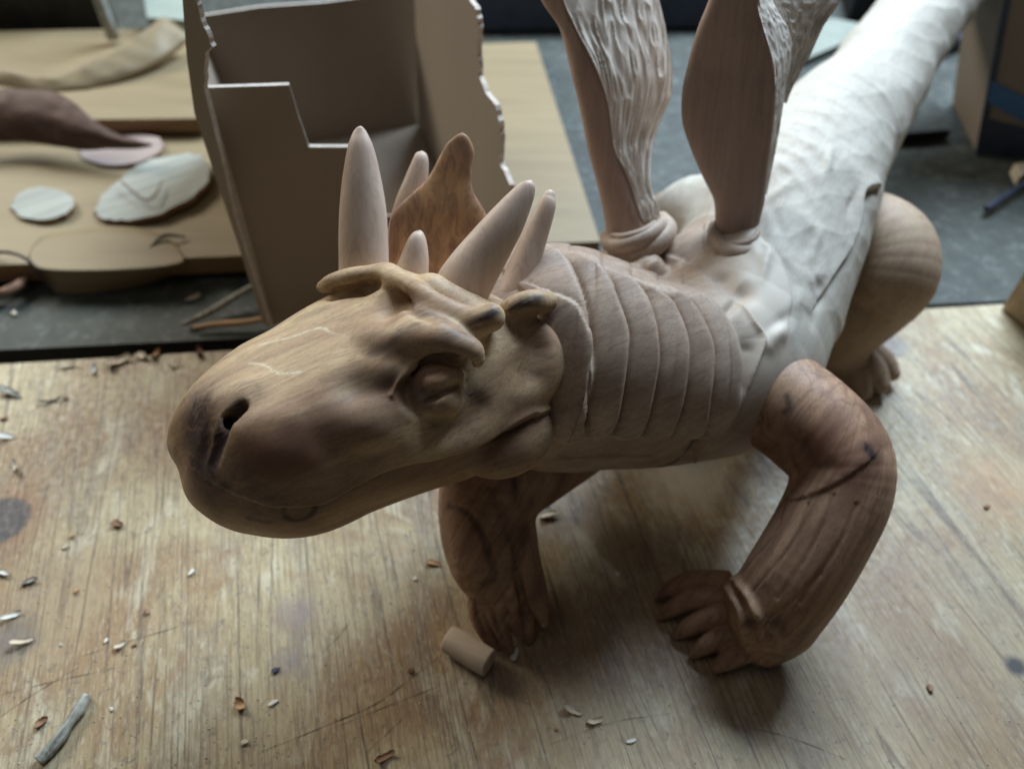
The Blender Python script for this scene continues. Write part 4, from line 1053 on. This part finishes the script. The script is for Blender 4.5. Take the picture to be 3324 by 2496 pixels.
disc("wood_offcut", [(168, 318), (215, 300), (290, 290), (345, 298), (350, 325), (300, 350), (235, 356), (180, 342)], 3.0, .7, M_pink, "pinkish oval wood offcut behind the largest pale one", M_edge)
tube("wood_curl", [(T(262, 392, 3.6), 1), (T(285, 412, 3.7), 1), (T(315, 432, 3.7), 1), (T(335, 422, 3.8), 1), (T(350, 392, 3.7), .6)], 0.10, M_edge, "thin curl lying on the largest pale offcut", "shaving", k=6)
loft("bark_slab", [(-60, 200, -60, 330, 79.0, 1.2), (0, 192, 0, 300, 79.2, 1.6), (50, 193, 50, 306, 79.0, 2.0), (110, 196, 115, 316, 78.8, 2.0), (160, 222, 180, 325, 78.2, 1.8), (205, 262, 240, 322, 77.6, 1.3), (260, 292, 290, 322, 77.0, .8), (325, 310, 330, 316, 76.6, .3)], M_bark, None, 1.5, wob=.12, seed=6)
tag(bpy.data.objects["bark_slab"], "dark reddish curved bark slab leaning at the left edge", "bark")
loft("curved_batten", [(-50, 150, -50, 192, 88.0, 1.5), (0, 146, 0, 196, 87.8, 1.6), (110, 166, 118, 208, 86.8, 1.6), (200, 134, 235, 186, 87.4, 1.5), (285, 88, 335, 140, 89.0, 1.4), (340, 50, 395, 96, 91.0, 1.2), (356, 40, 408, 80, 91.6, .6)], M_board, None, 3.5, wob=.2, seed=3)
tag(bpy.data.objects["curved_batten"], "curved tan batten lying across the stacked board", "batten")
o = solid("plastic_block", [T(330, 78, 4.5), T(415, 84, 4.5), T(430, 10, 4.5), T(318, 8, 4.5)], (0, 0, 2.2), simple('pale_green_block', (.30, .34, .29), .08, .5), bevel=.15); tag(o, "pale greenish block behind the left flap of the cardboard box", "block")
o = solid("upright_panel", [T(-200, 120, 0), T(245, 112, 0), T(250, 108, 0) + np.array([0, 3, 0]), T(-200, 116, 0) + np.array([0, 3, 0])], (0, 0, 16), simple('murky_olive', (.055, .052, .043), .4, .3), bevel=.1); tag(o, "murky dark upright panel in the upper left corner", "panel")
tube("white_strip", [(T(245, 84, 5), 1), (T(245, 84, 5) + np.array([0, .5, 14]), 1)], 0.75, M_pale, "white strip standing beside the murky upright panel", "strip")
# bent veneer hanging over the front of the board
R_ = []
for x, yb, yc, yd in ((66, 548, 566, 572), (84, 520, 574, 600), (112, 505, 576, 630), (160, 497, 577, 634), (230, 490, 576, 628), (300, 492, 573, 616), (350, 505, 570, 600), (385, 530, 566, 580), (398, 552, 562, 568)):
    R_.append([T(x - 4, yb, 2.42), T(x, yc, 2.45), T(x + 1, yc + (yd - yc) * .18, 2.1), T(x + 2, yc + (yd - yc) * .6, .85), T(x + 2, yd, -0.3)])
R_ = np.array(R_); R1 = catmull(R_.reshape(len(R_), -1), 5).reshape(-1, 5, 3)
G = np.array([catmull(r, 6) for r in R1]); n_, m_ = G.shape[:2]
V = np.vstack([G.reshape(-1, 3), (G - np.array([0, 0, .14])).reshape(-1, 3)]); Fc = []
for i in range(n_ - 1):
    for j in range(m_ - 1):
        q = (i * m_ + j, i * m_ + j + 1, (i + 1) * m_ + j + 1, (i + 1) * m_ + j); Fc += [q, tuple(k + n_ * m_ for k in q[::-1])]
bd_ = [i * m_ for i in range(n_)] + [(n_ - 1) * m_ + j for j in range(1, m_)] + [i * m_ + m_ - 1 for i in range(n_ - 2, -1, -1)] + [j for j in range(m_ - 2, 0, -1)]
for i in range(len(bd_)):
    p_, q_ = bd_[i], bd_[(i + 1) % len(bd_)]; Fc.append((p_, q_, q_ + n_ * m_, p_ + n_ * m_))
o = mesh_np("veneer_sheet", V, Fc, M_board, None, origin=(0, 0, 0)); tag(o, "bent tan veneer sheet draped over the front edge of the pine board", "veneer")
tube("bark_curl", [(T(-30, 546, 2.6), 1), (T(20, 546, 3.2), 1), (T(60, 562, 3.2), 1), (T(88, 600, 1.4), 1), (T(112, 628, .2), .7)], 0.16, M_curl, "dark wiry bark curl at the left end of the veneer", "bark", k=6)
tube("twig", [(T(-40, 640, .5), 1), (T(10, 632, .8), 1.1), (T(45, 612, .7), 1), (T(60, 596, .9), .6)], 0.4, M_shav3, "brown curled twig below the wiry bark curl at the left edge", "twig", wob=.15)
tube("twig", [(T(398, 700, .1), .7), (T(450, 676, .3), 1), (T(510, 640, .9), 1), (T(556, 612, 1.4), .8)], 0.30, M_grey, "pale green stem leaning toward the cardboard box", "twig")
tube("twig", [(T(418, 708, .1), .6), (T(470, 700, .3), 1), (T(530, 696, .4), 1), (T(590, 684, .5), .8)], 0.26, M_shav2, "orange brown stick under the pale green stem", "twig")

tube("twig", [(T(322, 536, 2.4), .5), (T(345, 516, 2.7), 1), (T(362, 508, 2.9), 1), (T(402, 512, 2.5), .5)], 0.16, M_curl, "small dark forked twig on the board above the veneer", "twig", k=6)
tube("bark_twig", [(T(188, 1500, .40), .8), (T(170, 1532, .34), 1.1), (T(150, 1562, .36), .9), (T(128, 1594, .34), 1.15), (T(104, 1622, .36), 1.0), (T(82, 1642, .36), 1.1)], 0.33, M_grey, "grey peeling twig at the lower left of the front bench", "twig", wob=.10, k=12)

# dowel offcut by the hanging paw
tube("dowel", [(T(968, 1378, .86), .94), (T(985, 1388, .86), 1.0), (T(1030, 1416, .86), 1.0), (T(1058, 1432, .86), .97)], 0.84, M_dowel, "short round dowel offcut lying beside the hanging paw", "dowel", k=28)

# shavings and chips, each a bent sliver with its own size
def crumb(x, y, L, Wd, ang, mat, label, z=0.0, group="wood shavings and chips scattered on the bench"):
    rr = random.Random(int(x * 13 + y)); bm = bmesh.new()
    for _ in range(13):
        a_ = rr.uniform(0, 6.28); r_ = rr.uniform(.55, 1)
        bm.verts.new(((math.cos(a_) * r_ * L / 2) * CM, (math.sin(a_) * r_ * Wd / 2) * CM, rr.uniform(0, .45) * Wd * CM))
    bmesh.ops.convex_hull(bm, input=bm.verts[:]); loose = [v for v in bm.verts if not v.link_faces]
    bmesh.ops.delete(bm, geom=loose, context='VERTS')
    me = bpy.data.meshes.new("wood_chip"); bm.to_mesh(me); bm.free()
    o = link("wood_chip", me, mat); o.location = T(x, y, z + .02) * CM; o.rotation_euler = (0, 0, ang); tag(o, label, "wood chip", group); return o
def sliver(x, y, L, Wd, ang, mat, label, curl=1.0, thick=.10, z=0.0, kind="wood_shaving", name=None, group="wood shavings and chips scattered on the bench"):
    n, m = 9, 4; V = []; r = L / max(curl, .05); seed = int(x * 7 + y * 3); rr = random.Random(seed)
    for side in (0, 1):
        for i in range(n):
            t = i / (n - 1) - .5; th = t * curl
            px = math.sin(th) * r; pz = r * (1 - math.cos(th)) if curl > .05 else 0
            wv = Wd * (1 - abs(2 * t) ** 5 * .75) * (0.75 - .5 * t) * (1 + rr.uniform(-.22, .22))
            for j in range(m):
                s_ = (j / (m - 1) - .5) * wv
                k_ = (thick if side == 0 else 0) * (1 - (2 * t) ** 4 * .6)
                V.append(np.array([px - math.sin(th) * k_, s_ + .15 * Wd * math.sin(t * 3 + seed), pz + math.cos(th) * k_ + abs(s_) * .45 + s_ * t * 1.2 + rr.uniform(-.02, .02)]))
    V = np.array(V); c, s2 = math.cos(ang), math.sin(ang)
    V = V @ np.array([[c, s2, 0], [-s2, c, 0], [0, 0, 1]])
    tl_ = rr.uniform(-.35, .35); V[:, 2] += V[:, 0] * tl_; V[:, 2] -= V[:, 2].min()
    Fc = []; N_ = n * m
    for i in range(n - 1):
        for j in range(m - 1):
            q = (i * m + j, i * m + j + 1, (i + 1) * m + j + 1, (i + 1) * m + j); Fc += [q[::-1], tuple(k + N_ for k in q)]
    bd2 = [i * m for i in range(n)] + [(n - 1) * m + j for j in range(1, m)] + [i * m + m - 1 for i in range(n - 2, -1, -1)] + [j for j in range(m - 2, 0, -1)]
    for i in range(len(bd2)):
        a_, b_ = bd2[i], bd2[(i + 1) % len(bd2)]; Fc.append((a_, b_, b_ + N_, a_ + N_))
    o = mesh_np(name or kind, V, Fc, mat); o.location = T(x, y, z + 0.03) * CM
    tag(o, label, "wood chip" if kind == "wood_chip" else "shaving", group); return o
SH = [  # x, y, length, width, angle, material, curl, thick, label
 (258, 785, 2.6, 1.2, .6, M_shav, 1.6, .25, "large pale shaving against the black gap at the left"),
 (305, 772, 1.6, 1.0, -.3, M_shav, 1.8, .2, "pale curled shaving just right of the large one by the gap"),
 (338, 768, 1.5, .8, 1.2, M_shav2, 2.4, .12, "amber pointed shaving at the end of the row by the gap"),
 (430, 762, 1.7, .7, 1.7, M_shav3, 2.6, .15, "brown twisted shaving on the bench edge left of the snout"),
 (22, 852, 2.6, .8, -.3, M_grey, .6, .35, "grey bark sliver at the left edge below the gap"),
 (112, 868, 2.2, .4, .25, M_curl, 1.8, .08, "thin dark curl right of the grey bark sliver"),
 (12, 905, 1.0, .5, .5, M_shav3, .8, .2, "small brown chip at the left edge above the white shaving"),
 (14, 946, 1.6, .8, .1, M_shav4, 1.4, .1, "white shaving at the left edge above the black stain"),
 (142, 862, .9, .4, .1, M_shav3, 1.0, .12, "small brown crumb touching the thin dark curl"),
 (256, 1132, 1.1, .7, -.3, M_shav3, .5, .45, "brown chunk below and left of the snout tip"),
 (156, 1158, .7, .5, .4, M_shav2, .8, .2, "tan crumb right of the black stain"),
 (140, 1182, .8, .5, .2, M_shav, 1.2, .12, "pale crumb just below the tan crumb"),
 (12, 1240, 1.2, .6, -.1, M_shav4, .8, .2, "greyish flake at the left edge below the black stain"),
 (66, 1258, 1.2, .55, .3, M_grey, .8, .3, "dark ended flake between the left edge flake and the curl"),
 (164, 1276, .7, .5, 1.0, M_shav2, 1.0, .2, "amber crumb right of the dark ended flake"),
 (28, 1332, 1.6, .6, .5, M_shav4, 2.0, .1, "white hooked shaving at the left edge"),
 (318, 1322, .6, .5, .7, M_shav3, .8, .25, "small brown crumb under the middle of the snout"),
 (52, 1386, 1.5, .55, .35, M_shav, .6, .25, "tan sliver below the white hooked shaving"),
 (132, 1392, .4, .3, .2, M_shav4, .8, .15, "tiny white crumb right of the tan sliver"),
 (230, 1384, .45, .35, .9, M_shav4, .8, .15, "tiny white crumb on the short scratch"),
 (262, 1394, .9, .6, 1.1, M_shav, 1.6, .2, "pale broken chip beside the short scratch"),
 (290, 1396, .5, .35, .3, M_shav3, .8, .15, "tiny brown crumb touching the pale broken chip"),
 (414, 1236, .8, .45, 1.0, M_shav4, 1.2, .12, "white crumb in the open bench right of centre left"),
 (520, 1522, 1.1, 1.0, 1.5, M_shav2, 2.8, .12, "amber rolled shaving on the lower left bench"),
 (590, 1518, .9, .4, .6, M_shav4, 1.4, .08, "white sliver right of the amber rolled shaving"),
 (240, 1532, .5, .35, -.4, M_shav4, .8, .12, "tiny white crumb right of the peeling twig"),
 (92, 1562, 1.0, .7, .9, M_shav3, 1.6, .2, "rusty chip touching the peeling twig"),
 (528, 1604, .6, .4, .1, M_shav, .8, .15, "pale crumb below the amber rolled shaving"),
 (596, 1447, .9, .45, .2, M_slate, .4, .08, "dark blue oval flake above the long scratch"),
 (832, 1636, 1.5, .6, .35, M_shav3, 1.8, .15, "brown curled shaving at the bottom edge"),
 (888, 1450, .6, .45, .3, M_shav3, .8, .25, "rust coloured crumb left of the dowel"),
 (936, 1218, 1.2, .5, -.1, M_shav2, 1.0, .2, "amber sliver left of the hanging paw"),
 (897, 1250, .4, .35, .3, M_shav4, .8, .15, "tiny white crumb below the amber sliver"),
 (1186, 1116, 1.5, .7, .1, M_shav, .6, .5, "tan two layered chip right of the hanging paw"),
 (1182, 1092, .6, .4, .3, M_shav2, .6, .2, "small amber crumb above the two layered chip"),
 (1334, 1240, .6, .45, 1.2, M_shav4, 1.2, .15, "white crumb between the two front paws"),
 (1112, 1416, 1.1, .6, .9, M_shav4, 2.0, .12, "white curl under the toes of the hanging paw"),
 (1238, 1534, 1.5, .55, -.3, M_shav, 1.6, .10, "pale curved shaving below the dowel"),
 (1286, 1556, 1.2, .55, .3, M_shav, 1.4, .10, "pale leaf shaped shaving right of the curved one"),
 (1364, 1601, .9, .3, .2, M_shav4, 1.0, .12, "white crumbly fleck near the bottom centre"),
 (1202, 1574, .35, .3, .2, M_shav3, .8, .2, "tiny brown crumb left of the leaf shaped shaving"),
 (2131, 1096, .7, .5, .6, M_shav3, .8, .3, "brown crumb on the open bench right of the near elbow"),
 (2006, 1486, .7, .55, .4, M_shav3, .8, .35, "brown crumb with a pale top at the lower right"),
 (150, 792, 2.0, .7, .2, M_shav, 2.2, .12, "pale curled shaving on the bench edge near the far left"),
 (205, 800, 1.4, .6, 1.9, M_shav4, 2.0, .1, "white curled shaving just left of the large pale one by the gap"),
 (380, 792, 1.5, .5, .5, M_shav, 2.2, .1, "small pale curl between the amber shaving and the brown twisted one"),
 (36, 1010, 1.8, .5, 2.2, M_shav, 2.4, .1, "pale spiral shaving just above the black stain"),
 (418, 646, 1.8, .7, .7, M_shav, 1.2, .15, "pale shaving on the grey bench left of the green stem"),
 (34, 680, .9, .8, .3, M_shav, .6, .5, "pale nugget on the grey bench at the far left"),
 (398, 700, 1.0, .5, .1, M_shav4, 1.0, .12, "white flake at the root of the green stem")]
for x, y, L, Wd, an, mt, cu, th_, lb in SH:
    if L < 1.05 and cu < 1.5: crumb(x, y, L * .8, Wd * .9, an, mt, lb, z=-0.4 if y < 720 else 0); continue
    sliver(x, y, L * .9, Wd * .8, an, mt, lb, cu, th_ * .45, kind="wood_chip" if th_ >= .2 else "wood_shaving", z=-0.4 if y < 720 else 0)
# sawdust: countless specks
V = []; Fc = []
for k in range(900):
    x = rng.uniform(-60, 2270); y = rng.uniform(800, 1680)
    if rng.random() < .45: x = rng.uniform(-40, 600)
    p = T(x, y, 0.02); s_ = rng.uniform(.015, .055); a_ = rng.uniform(0, 6.28); b0 = len(V)
    ca, sa = math.cos(a_), math.sin(a_); e_ = rng.uniform(.4, 1)
    for dx, dy, dz in ((-1, -e_, 0), (1, -e_, 0), (1, e_, 0), (-1, e_, 0), (-.5, 0, 1), (.6, .1, .8)):
        V.append(p + s_ * np.array([dx * ca - dy * sa, dx * sa + dy * ca, dz]))
    Fc += [(b0, b0 + 1, b0 + 5, b0 + 4), (b0 + 2, b0 + 3, b0 + 4, b0 + 5), (b0 + 1, b0 + 2, b0 + 5, b0 + 5), (b0 + 3, b0, b0 + 4, b0 + 4)]
Fc4 = [f for f in Fc if len(set(f)) == 4]
me = bpy.data.meshes.new("sawdust"); me.from_pydata([tuple(v * CM) for v in V], [], [tuple(dict.fromkeys(f)) for f in Fc]); o = link("sawdust", me, M_shav); tag(o, "fine sawdust specks spread over the front bench", "sawdust", kind='stuff')

torus_part("wing_fold", [(1556, 520, 47.6, .5), (1590, 530, 46.9, 1), (1624, 520, 47.0, 1), (1640, 498, 47.8, .7)], 10, M_neck, wr)
torus_part("wing_fold", [(1322, 508, 48.9, .5), (1350, 512, 48.4, 1), (1390, 500, 48.5, 1), (1414, 482, 49.3, .7)], 9, M_neck, wl)
